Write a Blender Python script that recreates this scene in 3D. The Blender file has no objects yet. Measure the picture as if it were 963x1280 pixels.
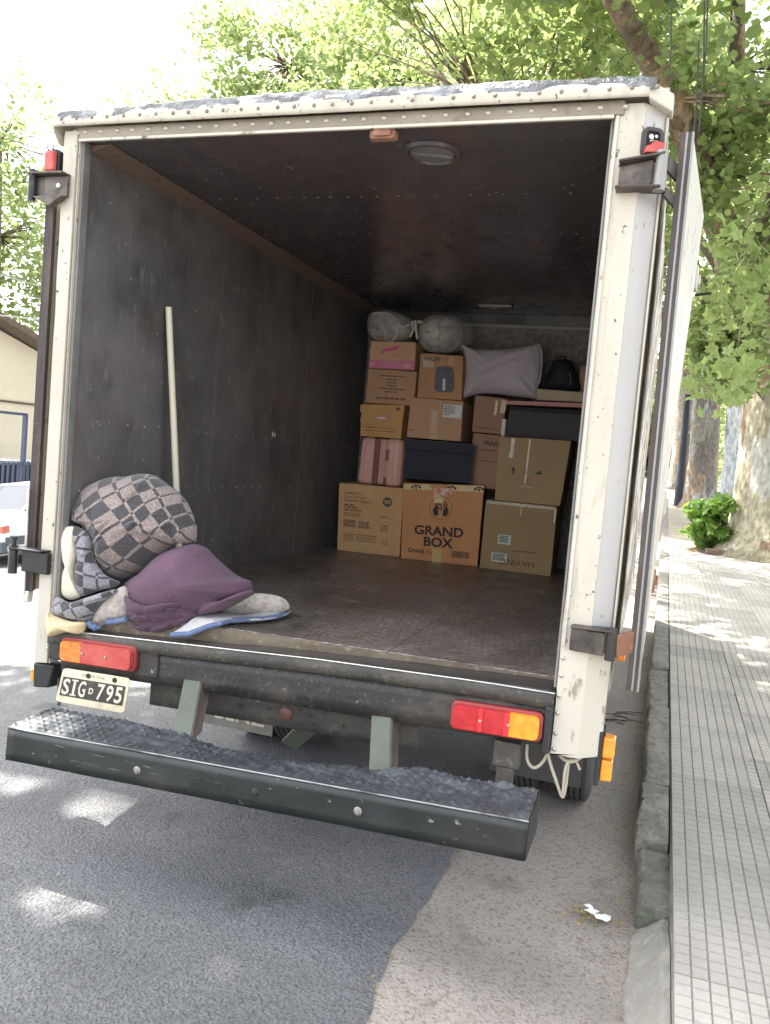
import bpy, bmesh, math, random
import numpy as np
from mathutils import Vector, Matrix, noise

random.seed(11)
rng = np.random.default_rng(11)
S = bpy.context.scene
COL = S.collection
R = math.radians

# ------------------------------------------------------------------ camera
YAW, PITCH, ROLL, FPX = .314, .069, .086, 1024.3
CAM = Vector((2.331, -2.805, 1.621))
_f = Vector((-math.sin(YAW) * math.cos(PITCH), math.cos(YAW) * math.cos(PITCH), -math.sin(PITCH)))
_r0 = Vector((math.cos(YAW), math.sin(YAW), 0))
_u0 = _r0.cross(_f)
_r = math.cos(ROLL) * _r0 + math.sin(ROLL) * _u0
_u = math.cos(ROLL) * _u0 - math.sin(ROLL) * _r0
cd = bpy.data.cameras.new('camera')
cam = bpy.data.objects.new('camera', cd)
COL.objects.link(cam)
cam.matrix_world = Matrix(((_r.x, _u.x, -_f.x, CAM.x), (_r.y, _u.y, -_f.y, CAM.y), (_r.z, _u.z, -_f.z, CAM.z), (0, 0, 0, 1)))
cd.sensor_fit = 'VERTICAL'
cd.sensor_height = 36
cd.lens = FPX / 1280 * 36
cd.clip_start = .05
cd.clip_end = 1500
S.camera = cam

# ------------------------------------------------------------------ daylight
SUN_EL, SUN_AZ = R(58), R(-70)
wd = bpy.data.worlds.new('World')
S.world = wd
wd.use_nodes = True
nt = wd.node_tree
sky = nt.nodes.new('ShaderNodeTexSky')
sky.sky_type = 'NISHITA'
sky.sun_disc = False
sky.sun_elevation = SUN_EL
sky.sun_rotation = SUN_AZ
sky.air_density = 1.0
sky.dust_density = 3.0
sky.ozone_density = 1.0
hs = nt.nodes.new('ShaderNodeHueSaturation')
hs.inputs['Saturation'].default_value = .30
nt.links.new(sky.outputs[0], hs.inputs['Color'])
nt.links.new(hs.outputs[0], nt.nodes['Background'].inputs[0])
nt.nodes['Background'].inputs[1].default_value = .15
sl = bpy.data.lights.new('sun', 'SUN')
sl.energy = 3.6
sl.angle = R(.53)
sl.color = (1, .95, .86)
sun = bpy.data.objects.new('sun', sl)
COL.objects.link(sun)
SUND = Vector((math.sin(SUN_AZ) * math.cos(SUN_EL), math.cos(SUN_AZ) * math.cos(SUN_EL), math.sin(SUN_EL)))
sun.location = SUND * 60
sun.rotation_euler = SUND.to_track_quat('Z', 'Y').to_euler()
S.view_settings.view_transform = 'Standard'
S.view_settings.look = 'None'
S.view_settings.exposure = 2.55
S.view_settings.gamma = 1
S.view_settings.use_curve_mapping = False
try:
    S.cycles.max_bounces = 10
    S.cycles.diffuse_bounces = 5
    S.cycles.transparent_max_bounces = 12
    S.cycles.use_denoising = True
    S.cycles.sample_clamp_indirect = 6
except Exception:
    pass


# ------------------------------------------------------------------ survey helpers
def ray(px, py):
    return ((px - 481.5) / FPX) * _r - ((py - 640) / FPX) * _u + _f


def on_plane(px, py, n, c):
    d = ray(px, py)
    n = Vector(n)
    return CAM + d * ((c - n.dot(CAM)) / n.dot(d))


def at_y(px, py, y):
    return on_plane(px, py, (0, 1, 0), y)


def at_d(px, py, d):
    return CAM + ray(px, py).normalized() * d


def project(p):
    d = Vector(p) - CAM
    z = d.dot(_f)
    return (481.5 + FPX * d.dot(_r) / z, 640 - FPX * d.dot(_u) / z, z)


def gz(x, y):
    t = max(0., -x)
    t = min(t, 8.4)
    return .03 * min(max(y, -30), 60) - .13 * t * t / (t + 1.2)


# ------------------------------------------------------------------ mesh helpers
WORLD = {}


def prop(o, label=None, cat=None, group=None, kind=None):
    if label: o['label'] = label
    if cat: o['category'] = cat
    if group: o['group'] = group
    if kind: o['kind'] = kind
    return o


def link(o, parent=None):
    COL.objects.link(o)
    if parent is not None:
        o.parent = parent
        w = WORLD.get(parent.name, Matrix())
        o.matrix_parent_inverse = w.inverted()
        WORLD[o.name] = Matrix()
    return o


def empty(name, loc, label=None, cat=None, group=None, kind=None, parent=None):
    o = bpy.data.objects.new(name, None)
    o.empty_display_size = .2
    COL.objects.link(o)
    o.location = loc
    WORLD[o.name] = Matrix.Translation(Vector(loc))
    return prop(o, label, cat, group, kind)


class MB:
    def __init__(s):
        s.v = []; s.f = []; s.m = []; s.uv = []

    def add(s, vs, fs, mi=0):
        b = len(s.v)
        s.v.extend([tuple(v) for v in vs])
        for f in fs:
            s.f.append([b + i for i in f]); s.m.append(mi)
        return s

    def hexa(s, p, mi=0):
        return s.add(p, [(3, 2, 1, 0), (4, 5, 6, 7), (0, 1, 5, 4), (1, 2, 6, 5), (2, 3, 7, 6), (3, 0, 4, 7)], mi)

    def box(s, x0, x1, y0, y1, z0, z1, mi=0):
        return s.hexa([(x0, y0, z0), (x1, y0, z0), (x1, y1, z0), (x0, y1, z0), (x0, y0, z1), (x1, y0, z1), (x1, y1, z1), (x0, y1, z1)], mi)

    def obox(s, c, ax, ay, az, mi=0):
        c = Vector(c); ax = Vector(ax); ay = Vector(ay); az = Vector(az)
        return s.hexa([c - ax - ay - az, c + ax - ay - az, c + ax + ay - az, c - ax + ay - az, c - ax - ay + az, c + ax - ay + az, c + ax + ay + az, c - ax + ay + az], mi)

    def bar(s, a, b, w, h, mi=0, up=(0, 0, 1)):
        a = Vector(a); b = Vector(b); d = b - a
        u = Vector(up)
        sx = d.cross(u).normalized() * (w / 2)
        sy = sx.cross(d).normalized() * (h / 2)
        return s.obox((a + b) / 2, sx, d / 2, sy, mi)

    def prism(s, poly, fa, fb, mi=0):
        n = len(poly)
        vs = [fa(p) for p in poly] + [fb(p) for p in poly]
        fs = [tuple(range(n))[::-1], tuple(range(n, 2 * n))] + [(i, (i + 1) % n, n + (i + 1) % n, n + i) for i in range(n)]
        return s.add(vs, fs, mi)

    def tube(s, pts, rad, n=8, mi=0, caps=True, wob=0):
        pts = [Vector(p) for p in pts]
        if not isinstance(rad, (list, tuple)): rad = [rad] * len(pts)
        b = len(s.v)
        t0 = (pts[1] - pts[0]).normalized()
        x = t0.orthogonal().normalized()
        for i, p in enumerate(pts):
            t = (pts[min(i + 1, len(pts) - 1)] - pts[max(i - 1, 0)]).normalized()
            x = (x - t * x.dot(t))
            x = x.normalized() if x.length > 1e-6 else t.orthogonal().normalized()
            y = t.cross(x)
            for k in range(n):
                a = 2 * math.pi * k / n
                rr = rad[i]
                q = p + (x * math.cos(a) + y * math.sin(a)) * rr
                if wob:
                    q = p + (q - p) * (1 + wob * noise.noise(q * (1.1 / max(rad[0], .05))) + wob * .5 * noise.noise(q * (3 / max(rad[0], .05))))
                s.v.append(tuple(q))
        for i in range(len(pts) - 1):
            for k in range(n):
                s.f.append([b + i * n + k, b + i * n + (k + 1) % n, b + (i + 1) * n + (k + 1) % n, b + (i + 1) * n + k]); s.m.append(mi)
        if caps:
            s.f.append([b + k for k in range(n)][::-1]); s.m.append(mi)
            e = b + (len(pts) - 1) * n
            s.f.append([e + k for k in range(n)]); s.m.append(mi)
        return s

    def cyl(s, a, b, r, n=12, mi=0, r2=None):
        return s.tube([a, b], [r, r if r2 is None else r2], n, mi)

    def lathe(s, prof, n, o, ax, mi=0, close=False):
        o = Vector(o); ax = Vector(ax).normalized()
        x = ax.orthogonal().normalized(); y = ax.cross(x)
        b = len(s.v)
        m = len(prof)
        for r, h in prof:
            for k in range(n):
                a = 2 * math.pi * k / n
                s.v.append(tuple(o + ax * h + (x * math.cos(a) + y * math.sin(a)) * r))
        for i in range(m if close else m - 1):
            j = (i + 1) % m
            for k in range(n):
                s.f.append([b + i * n + k, b + i * n + (k + 1) % n, b + j * n + (k + 1) % n, b + j * n + k]); s.m.append(mi)
        return s

    def grid(s, nu, nv, fn, mi=0):
        b = len(s.v)
        for j in range(nv + 1):
            for i in range(nu + 1):
                s.v.append(tuple(fn(i / nu, j / nv)))
        for j in range(nv):
            for i in range(nu):
                a = b + j * (nu + 1) + i
                s.f.append([a, a + 1, a + nu + 2, a + nu + 1]); s.m.append(mi)
        return s

    def build(s, name, mat, parent=None, smooth=False, bevel=0, seg=2, angle=35, recalc=True, subd=0, solid=0):
        me = bpy.data.meshes.new(name)
        me.from_pydata(s.v, [], s.f)
        mats = mat if isinstance(mat, (list, tuple)) else [mat]
        for m in mats: me.materials.append(m)
        if len(mats) > 1: me.polygons.foreach_set('material_index', s.m)
        if recalc:
            bm = bmesh.new(); bm.from_mesh(me)
            bmesh.ops.recalc_face_normals(bm, faces=bm.faces)
            bm.to_mesh(me); bm.free()
        if smooth:
            me.polygons.foreach_set('use_smooth', [True] * len(me.polygons))
            if angle < 180: me.set_sharp_from_angle(angle=R(angle))
        me.update()
        o = bpy.data.objects.new(name, me)
        link(o, parent)
        if bevel:
            md = o.modifiers.new('bevel', 'BEVEL'); md.width = bevel; md.segments = seg; md.limit_method = 'ANGLE'; md.angle_limit = R(30); md.harden_normals = False
        if solid:
            md = o.modifiers.new('solid', 'SOLIDIFY'); md.thickness = solid; md.offset = 0
        if subd:
            md = o.modifiers.new('sub', 'SUBSURF'); md.levels = subd; md.render_levels = subd
        if name in ('print', 'label_print', 'band_print', 'tape_print', 'tape_scrap', 'staple', 'bolt_hole', 'lamp_bolt'): o['kind'] = 'stuff'
        return o


def rrect(w, h, r, n=4):
    pts = []
    for cx, cz, a0 in ((w / 2 - r, h / 2 - r, 0), (-w / 2 + r, h / 2 - r, 90), (-w / 2 + r, -h / 2 + r, 180), (w / 2 - r, -h / 2 + r, 270)):
        for k in range(n + 1):
            a = R(a0 + 90 * k / n)
            pts.append((cx + r * math.cos(a), cz + r * math.sin(a)))
    return pts


# ------------------------------------------------------------------ materials
def M(name, col, rough=.6, metal=0., spec=.5, layers=(), bump=0., bscale=60., bdetail=4., bstretch=(1, 1, 1), bdist=.01, coat=0., sheen=0., trans=0., alpha=1., emis=None, bump2=None, rvar=0.):
    """layers: (colour, noise scale, lo, hi, stretch, amount[, kind])"""
    m = bpy.data.materials.new(name)
    m.use_nodes = True
    t = m.node_tree
    N = t.nodes; L = t.links
    bs = N['Principled BSDF']
    tc = N.new('ShaderNodeTexCoord')
    cur = N.new('ShaderNodeRGB'); cur.outputs[0].default_value = (*col, 1)
    out = cur.outputs[0]

    def nz(scale, stretch, detail=6, kind='noise', seed=0.):
        mp = N.new('ShaderNodeMapping'); mp.inputs['Scale'].default_value = stretch; mp.inputs['Location'].default_value = (seed, seed * .7, seed * 1.3)
        L.new(tc.outputs['Object'], mp.inputs[0])
        if kind == 'noise':
            x = N.new('ShaderNodeTexNoise'); x.inputs['Scale'].default_value = scale; x.inputs['Detail'].default_value = detail; x.inputs['Roughness'].default_value = .6
            L.new(mp.outputs[0], x.inputs[0]); return x.outputs[0]
        if kind == 'voro':
            x = N.new('ShaderNodeTexVoronoi'); x.inputs['Scale'].default_value = scale
            L.new(mp.outputs[0], x.inputs['Vector']); return x.outputs['Distance']
        if kind == 'cell':
            x = N.new('ShaderNodeTexVoronoi'); x.inputs['Scale'].default_value = scale
            L.new(mp.outputs[0], x.inputs['Vector'])
            sp = N.new('ShaderNodeSeparateColor'); L.new(x.outputs['Color'], sp.inputs[0]); return sp.outputs[0]
    for i, ly in enumerate(layers):
        c, sc, lo, hi, st, am = ly[:6]
        kind = ly[6] if len(ly) > 6 else 'noise'
        v = nz(sc, st, 6, kind, 3.1 * i + len(name))
        mr = N.new('ShaderNodeMapRange'); mr.inputs[1].default_value = lo; mr.inputs[2].default_value = hi; mr.inputs[3].default_value = 0; mr.inputs[4].default_value = am
        L.new(v, mr.inputs[0])
        mx = N.new('ShaderNodeMix'); mx.data_type = 'RGBA'
        L.new(mr.outputs[0], mx.inputs[0]); L.new(out, mx.inputs[6]); mx.inputs[7].default_value = (*c, 1)
        out = mx.outputs[2]
    L.new(out, bs.inputs['Base Color'])
    bs.inputs['Roughness'].default_value = rough
    if rvar:
        v = nz(6, (1, 1, 1), 5, 'noise', 9.)
        mr = N.new('ShaderNodeMapRange'); mr.inputs[1].default_value = .3; mr.inputs[2].default_value = .7; mr.inputs[3].default_value = rough - rvar; mr.inputs[4].default_value = rough + rvar
        L.new(v, mr.inputs[0]); L.new(mr.outputs[0], bs.inputs['Roughness'])
    bs.inputs['Metallic'].default_value = metal
    bs.inputs['Specular IOR Level'].default_value = spec
    bs.inputs['Coat Weight'].default_value = coat
    if sheen:
        bs.inputs['Sheen Weight'].default_value = sheen; bs.inputs['Sheen Roughness'].default_value = .6
    bs.inputs['Transmission Weight'].default_value = trans
    bs.inputs['Alpha'].default_value = alpha
    if bump:
        v = nz(bscale, bstretch, bdetail, 'noise', 5.)
        b = N.new('ShaderNodeBump'); b.inputs['Strength'].default_value = bump; b.inputs['Distance'].default_value = bdist
        L.new(v, b.inputs['Height'])
        if bump2:
            v2 = nz(bump2[1], (1, 1, 1), 2, bump2[2])
            b2 = N.new('ShaderNodeBump'); b2.inputs['Strength'].default_value = bump2[0]; b2.inputs['Distance'].default_value = bdist
            L.new(v2, b2.inputs['Height']); L.new(b2.outputs[0], b.inputs['Normal'])
        L.new(b.outputs[0], bs.inputs['Normal'])
    return m


U1 = (1, 1, 1)
cream = M('cream_paint', (.475, .44, .365), .5, layers=[((.28, .24, .18), 7, .60, .70, (2, 2, .25), .7), ((.40, .36, .29), 3, .46, .72, (2, 2, .5), .7), ((.33, .28, .21), 14, .60, .70, (1, 1, .3), .6), ((.46, .43, .38), 40, .5, .7, (1, 1, .1), .5), ((.09, .07, .05), 17, .675, .70, (1, 1, .8), .95), ((.05, .045, .04), 52, .665, .68, (1, 1, .7), .95), ((.16, .12, .09), 33, .68, .71, (1, 1, .6), .9)], bump=.12, bscale=9, bdist=.02)
cream2 = M('cream_paint_worn', (.48, .45, .38), .5, layers=[((.48, .44, .36), 5, .45, .7, (2, 2, .4), .6), ((.22, .17, .12), 16, .60, .66, (1, 1, .5), .8), ((.06, .045, .035), 25, .66, .69, U1, .9)], bump=.15, bscale=12, bdist=.02)
chamfer_shade = M('cool_white_paint', (.42, .41, .395), .5, layers=[((.36, .35, .34), 4, .45, .7, (2, 2, .4), .6), ((.14, .11, .09), 17, .64, .68, (1, 1, .5), .8), ((.05, .04, .035), 24, .68, .71, U1, .9)], bump=.12, bscale=9, bdist=.02)  # cooler, greyer white puts the chamfer's shaded tone into its colour
peel = M('peeling_side_paint', (.66, .62, .54), .7, layers=[((.20, .14, .09), 7, .47, .52, (3, .8, .6), .95), ((.08, .06, .05), 13, .56, .60, (3, .8, .6), .9), ((.45, .40, .34), 30, .5, .6, U1, .6)], bump=.7, bscale=10, bstretch=(3, 1, .6), bdist=.03)
header_m = M('header_strip', (.20, .17, .125), .5, .2, layers=[((.30, .26, .20), 6, .45, .7, (.6, 1, 1), .7), ((.12, .10, .07), 18, .58, .68, U1, .7)], bump=.1, bscale=20)
bitumen = M('bitumen', (.075, .078, .085), .35, layers=[((.30, .30, .32), 9, .45, .62, (1, 1, 2), .9), ((.03, .03, .032), 30, .5, .7, U1, .6)], bump=.9, bscale=22, bdist=.02, spec=.8)
wall_in = M('dark_lining', (.118, .112, .113), .45, layers=[((.18, .168, .16), 2.6, .44, .70, (1, .8, .8), .85), ((.05, .046, .047), 5, .50, .72, (1, .7, .5), .8), ((.24, .23, .215), 45, .57, .72, (1, .6, .22), .7), ((.17, .155, .145), 170, .62, .72, U1, .6), ((.13, .075, .055), 1.1, .55, .75, (1, .6, 1), .5), ((.27, .26, .25), 13, .70, .73, (1, .25, .8), .5)], bump=.35, bscale=80, bdist=.004, rvar=.15)
ceil_in = M('dark_ceiling', (.064, .060, .064), .24, layers=[((.095, .09, .092), 2.5, .45, .75, (1, .5, 1), .7), ((.13, .07, .055), 1.4, .50, .70, (2.4, .3, 1), .7), ((.12, .115, .115), 110, .6, .72, (1, .3, 1), .6), ((.16, .15, .14), 40, .66, .8, (1, .3, 1), .4)], bump=.2, bscale=60, bdist=.004, rvar=.1)
backwall_m = M('back_lining', (.24, .22, .20), .7, layers=[((.12, .11, .10), 30, .42, .6, U1, .9), ((.34, .32, .29), 55, .55, .7, U1, .6)], bump=.4, bscale=60)
brown_strip = M('brown_corner_bead', (.17, .12, .095), .6, layers=[((.15, .10, .075), 8, .4, .7, (1, .4, 1), .7), ((.04, .03, .028), 20, .55, .7, U1, .6)], bump=.2, bscale=40)


def floor_mat():
    m = M('worn_tread_floor', (.33, .285, .25), .34, .35, layers=[((.12, .075, .055), 1.6, .45, .65, (1, .6, 1), .6), ((.10, .08, .066), 2.5, .42, .7, (1, .6, 1), .8), ((.31, .265, .22), 9, .52, .72, (.5, 1.6, 1), .7), ((.06, .05, .042), 34, .55, .72, U1, .7)], rvar=.12)
    t = m.node_tree; N = t.nodes; L = t.links
    tc = N['Texture Coordinate']
    mp = N.new('ShaderNodeMapping'); mp.inputs['Scale'].default_value = (1, 2.2, 1); mp.inputs['Rotation'].default_value = (0, 0, .7)
    L.new(tc.outputs['Object'], mp.inputs[0])
    v = N.new('ShaderNodeTexVoronoi'); v.inputs['Scale'].default_value = 26; v.inputs['Randomness'].default_value = .25
    L.new(mp.outputs[0], v.inputs['Vector'])
    bs = N['Principled BSDF']
    src = bs.inputs['Base Color'].links[0].from_socket
    mr = N.new('ShaderNodeMapRange'); mr.inputs[1].default_value = .15; mr.inputs[2].default_value = .55; mr.inputs[3].default_value = 1.5; mr.inputs[4].default_value = .62
    L.new(v.outputs['Distance'], mr.inputs[0])
    mx = N.new('ShaderNodeMix'); mx.data_type = 'RGBA'; mx.blend_type = 'MULTIPLY'; mx.inputs[0].default_value = 1
    L.new(src, mx.inputs[6]); L.new(mr.outputs[0], mx.inputs[7]); L.new(mx.outputs[2], bs.inputs['Base Color'])
    b = N.new('ShaderNodeBump'); b.inputs['Strength'].default_value = .8; b.inputs['Distance'].default_value = .01; b.invert = True
    L.new(v.outputs['Distance'], b.inputs['Height'])
    L.new(b.outputs[0], N['Principled BSDF'].inputs['Normal'])
    return m


floor_m = floor_mat()
lip_m = M('floor_lip', (.15, .12, .085), .6, layers=[((.10, .075, .05), 14, .45, .65, (.4, 1, 1), .9), ((.34, .27, .17), 30, .58, .7, U1, .6)], bump=.3, bscale=50)
sill_m = M('sill_metal', (.17, .16, .15), .34, .75, layers=[((.07, .06, .055), 7, .5, .7, (.4, 1, 1), .8), ((.30, .28, .26), 24, .55, .7, (.3, 1, 1), .6)], bump=.15, bscale=40)
steel_dark = M('dark_steel', (.028, .027, .027), .5, .1, layers=[((.085, .07, .055), 5, .48, .66, (.6, 1, 1), .8), ((.26, .23, .19), 24, .66, .69, U1, .85), ((.30, .28, .25), 9, .71, .73, (1, 1, .5), .9), ((.14, .125, .10), 70, .58, .7, U1, .6), ((.012, .012, .012), 12, .5, .7, U1, .6)], bump=.4, bscale=45, bdist=.006)
steel_grime = M('grimy_steel', (.07, .062, .05), .7, layers=[((.20, .165, .12), 60, .58, .7, U1, .7), ((.34, .31, .27), 14, .70, .72, (.7, 1, 1), .9), ((.035, .033, .03), 6, .42, .62, (.6, 1, 1), .9), ((.18, .16, .13), 26, .6, .72, U1, .6)], bump=.6, bscale=50, bdist=.006)
chassis_m = M('chassis_black', (.02, .02, .02), .7, layers=[((.05, .045, .04), 9, .5, .7, U1, .7)], bump=.3, bscale=40)
green_paint = M('chipped_green_paint', (.085, .102, .075), .55, layers=[((.07, .08, .06), 8, .45, .65, (1, 1, .5), .9), ((.19, .205, .16), 25, .62, .7, U1, .6), ((.12, .07, .04), 14, .62, .7, U1, .8)], bump=.3, bscale=40)
bumper_m = M('bumper_paint', (.0095, .0125, .012), .46, .0, layers=[((.030, .034, .031), 6, .46, .72, (.6, 1, 1), .8), ((.22, .21, .19), 34, .66, .70, (.7, 1, 1), .85), ((.055, .052, .045), 3.2, .56, .70, U1, .7), ((.12, .12, .11), 20, .66, .69, (.25, 1, 2.5), .8)], bump=.12, bscale=25, spec=.6, rvar=.1)
tread_m = M('bumper_tread', (.060, .066, .074), .55, .35, layers=[((.12, .132, .15), 7, .46, .66, U1, .7), ((.03, .034, .038), 10, .55, .7, U1, .6)], bump=.3, bscale=60, bdist=.004)
hinge_m = M('hinge_steel', (.075, .065, .057), .45, .5, layers=[((.18, .15, .125), 8, .5, .7, U1, .7), ((.13, .06, .03), 12, .6, .72, U1, .7), ((.03, .026, .024), 18, .5, .65, U1, .7)], bump=.2, bscale=40)
hinge_dark = M('hinge_dark', (.03, .03, .03), .4, .4, layers=[((.09, .085, .08), 12, .55, .7, U1, .7)], bump=.2, bscale=40)
rubber = M('rubber', (.05, .048, .046), .75, layers=[((.06, .055, .05), 12, .5, .7, U1, .7)], bump=.3, bscale=80, bdist=.004)
rubber_brown = M('brown_seal', (.055, .04, .037), .7, layers=[((.11, .085, .07), 10, .5, .7, (1, 1, .4), .6)], bump=.2, bscale=40)
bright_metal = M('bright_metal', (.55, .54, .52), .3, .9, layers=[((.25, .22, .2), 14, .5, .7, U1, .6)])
rivet_m = M('rivet_metal', (.42, .39, .34), .4, .6)
rivet_dark = M('rivet_dull', (.26, .25, .23), .5, .4)
jamb_m = M('grey_jamb', (.20, .195, .19), .6, layers=[((.09, .085, .08), 6, .45, .65, (1, 1, .4), .8)], bump=.2, bscale=30)
lens_red = M('red_lens', (.42, .012, .015), .22, spec=.6, coat=.4, layers=[((.55, .03, .04), 25, .45, .65, U1, .6)], bump=.3, bscale=70, bdist=.004)
lens_bright = M('red_reflector', (.75, .015, .03), .18, spec=.7, coat=.6, bump=.5, bscale=160, bdist=.003)
lens_faded = M('faded_red_lens', (.42, .05, .045), .35, spec=.5, layers=[((.52, .12, .09), 14, .4, .65, U1, .7)], bump=.3, bscale=60, bdist=.004)
lens_amber = M('amber_lens', (.80, .25, .012), .22, spec=.6, coat=.4, layers=[((.85, .38, .03), 22, .45, .65, U1, .7), ((.5, .12, .01), 30, .55, .7, U1, .6)], bump=.4, bscale=60, bdist=.005)
housing_m = M('lamp_housing', (.26, .035, .035), .45, bump=.1, bscale=40)
black_plastic = M('black_plastic', (.02, .02, .022), .5, bump=.2, bscale=50)
plate_cream = M('plate_cream', (.66, .60, .42), .5, layers=[((.42, .36, .24), 14, .55, .7, U1, .7)], bump=.15, bscale=30)
plate_black = M('plate_black', (.045, .042, .036), .5, layers=[((.09, .08, .065), 30, .5, .7, U1, .7)])
plate_white = M('plate_letters', (.62, .57, .46), .55)
rope_m = M('rope', (.42, .37, .29), .9, bump=.6, bscale=250, bdist=.004)
wood_white = M('white_pole', (.68, .62, .48), .6, layers=[((.5, .43, .31), 6, .5, .7, (4, 4, .3), .6)], bump=.1, bscale=30)
rust_m = M('rust', (.20, .09, .05), .7, layers=[((.34, .2, .12), 14, .5, .65, U1, .7)], bump=.4, bscale=50)


def kraft(name, c):
    d = tuple(x * .8 for x in c)
    l = tuple(min(1, x * 1.18) for x in c)
    return M(name, c, .85, spec=.25, layers=[(d, 3, .4, .75, U1, .6), (l, 9, .5, .75, (1, 1, .4), .4), (tuple(x * .6 for x in c), 26, .66, .74, U1, .4)], bump=.10, bscale=30, bdist=.006)


k_tan = kraft('kraft_tan', (.60, .35, .17))
k_orange = kraft('kraft_orange', (.56, .26, .115))
k_olive = kraft('kraft_olive', (.33, .225, .11))
k_olive2 = kraft('kraft_olive_light', (.36, .25, .13))
k_brown = kraft('kraft_brown', (.52, .31, .18))
k_dark = kraft('kraft_dark', (.36, .21, .14))
k_light = kraft('kraft_light', (.68, .43, .25))
k_honey = kraft('kraft_honey', (.60, .34, .14))
ink = M('carton_ink', (.035, .028, .026), .8)
ink_soft = M('carton_ink_soft', (.17, .10, .06), .85)
ink_green = M('carton_ink_green', (.05, .07, .05), .85)
tape_yellow = M('yellow_tape', (.52, .35, .10), .3, spec=.5, bump=.2, bscale=30)
tape_tan = M('tan_tape', (.50, .32, .17), .3, spec=.5, bump=.2, bscale=30)
tape_clear = M('shiny_tape', (.52, .42, .28), .18, spec=.7, layers=[((.72, .62, .46), 30, .5, .66, (1, 1, .3), .8)], bump=.5, bscale=60)
label_white = M('label_white', (.66, .64, .60), .6, layers=[((.5, .48, .45), 20, .5, .7, U1, .5)])
label_green = M('label_pale_green', (.50, .56, .44), .6)
pink_print = M('pink_print', (.72, .13, .30), .7)
pink_soft = M('pink_band', (.70, .22, .34), .7)
fryer_print = M('dark_appliance_print', (.075, .065, .085), .5, layers=[((.14, .12, .16), 6, .4, .7, (4, 1, .5), .7)])
red_tape = M('red_torn_label', (.65, .48, .38), .6, layers=[((.55, .10, .06), 40, .45, .6, U1, .9)])
case_pink = M('pink_shell', (.66, .37, .31), .35, spec=.5, bump=.05, bscale=40)
case_brown = M('brown_strap', (.20, .075, .05), .5, bump=.2, bscale=60)
tote_navy = M('navy_fabric', (.020, .024, .036), .85, sheen=.3, bump=.4, bscale=160, bdist=.003)
dark_fabric = M('charcoal_fabric', (.062, .054, .056), .9, sheen=.2, bump=.4, bscale=140, bdist=.003)
black_fabric = M('black_fabric', (.012, .012, .016), .75, bump=.4, bscale=120, bdist=.003)
pinkboard_m = M('pink_board', (.50, .23, .21), .6, layers=[((.42, .18, .16), 6, .4, .7, (.3, 1, 1), .6)], bump=.1, bscale=30)
beige_m = M('beige_board', (.44, .36, .23), .7, layers=[((.36, .29, .18), 9, .4, .7, (.3, 1, 1), .6)], bump=.1, bscale=30)
pillow_m = M('lilac_grey_cotton', (.50, .44, .47), .9, sheen=.2, bump=.25, bscale=9, bdist=.03, bump2=(.2, 200, 'noise'))
bag_in = M('quilt_in_bag', (.62, .57, .50), .6, layers=[((.28, .25, .22), 12, .42, .62, (1, 1, 2), .8), ((.75, .72, .66), 26, .62, .72, (1, 1, 2), .8)], bump=.9, bscale=14, bdist=.03, spec=.8, coat=.5)
strap_white = M('white_strap', (.62, .60, .58), .7)
purple_m = M('purple_fleece', (.080, .042, .064), .95, sheen=.08, layers=[((.15, .07, .12), 5, .4, .7, U1, .6)], bump=.35, bscale=90, bdist=.004)
fleece_m = M('beige_fleece', (.46, .41, .36), .95, sheen=.3, layers=[((.30, .26, .22), 45, .42, .62, U1, .8), ((.58, .54, .49), 30, .55, .7, U1, .6)], bump=.8, bscale=80, bdist=.008)
fleece_w = M('pale_fleece', (.46, .44, .43), .95, layers=[((.42, .40, .40), 60, .5, .65, U1, .7)], bump=.6, bscale=90, bdist=.006)
blue_edge = M('blue_binding', (.10, .135, .235), .85, layers=[((.17, .22, .36), 14, .45, .65, U1, .7)], bump=.3, bscale=60)
sherpa = M('cream_lining', (.66, .60, .46), .9, sheen=.3, layers=[((.5, .44, .33), 9, .5, .7, U1, .6)], bump=.4, bscale=40, bdist=.01)
foam_m = M('stained_foam', (.62, .51, .30), .9, layers=[((.30, .15, .04), 16, .60, .66, U1, .9), ((.5, .38, .2), 7, .5, .7, U1, .6)], bump=.6, bscale=14, bdist=.02)


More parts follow.
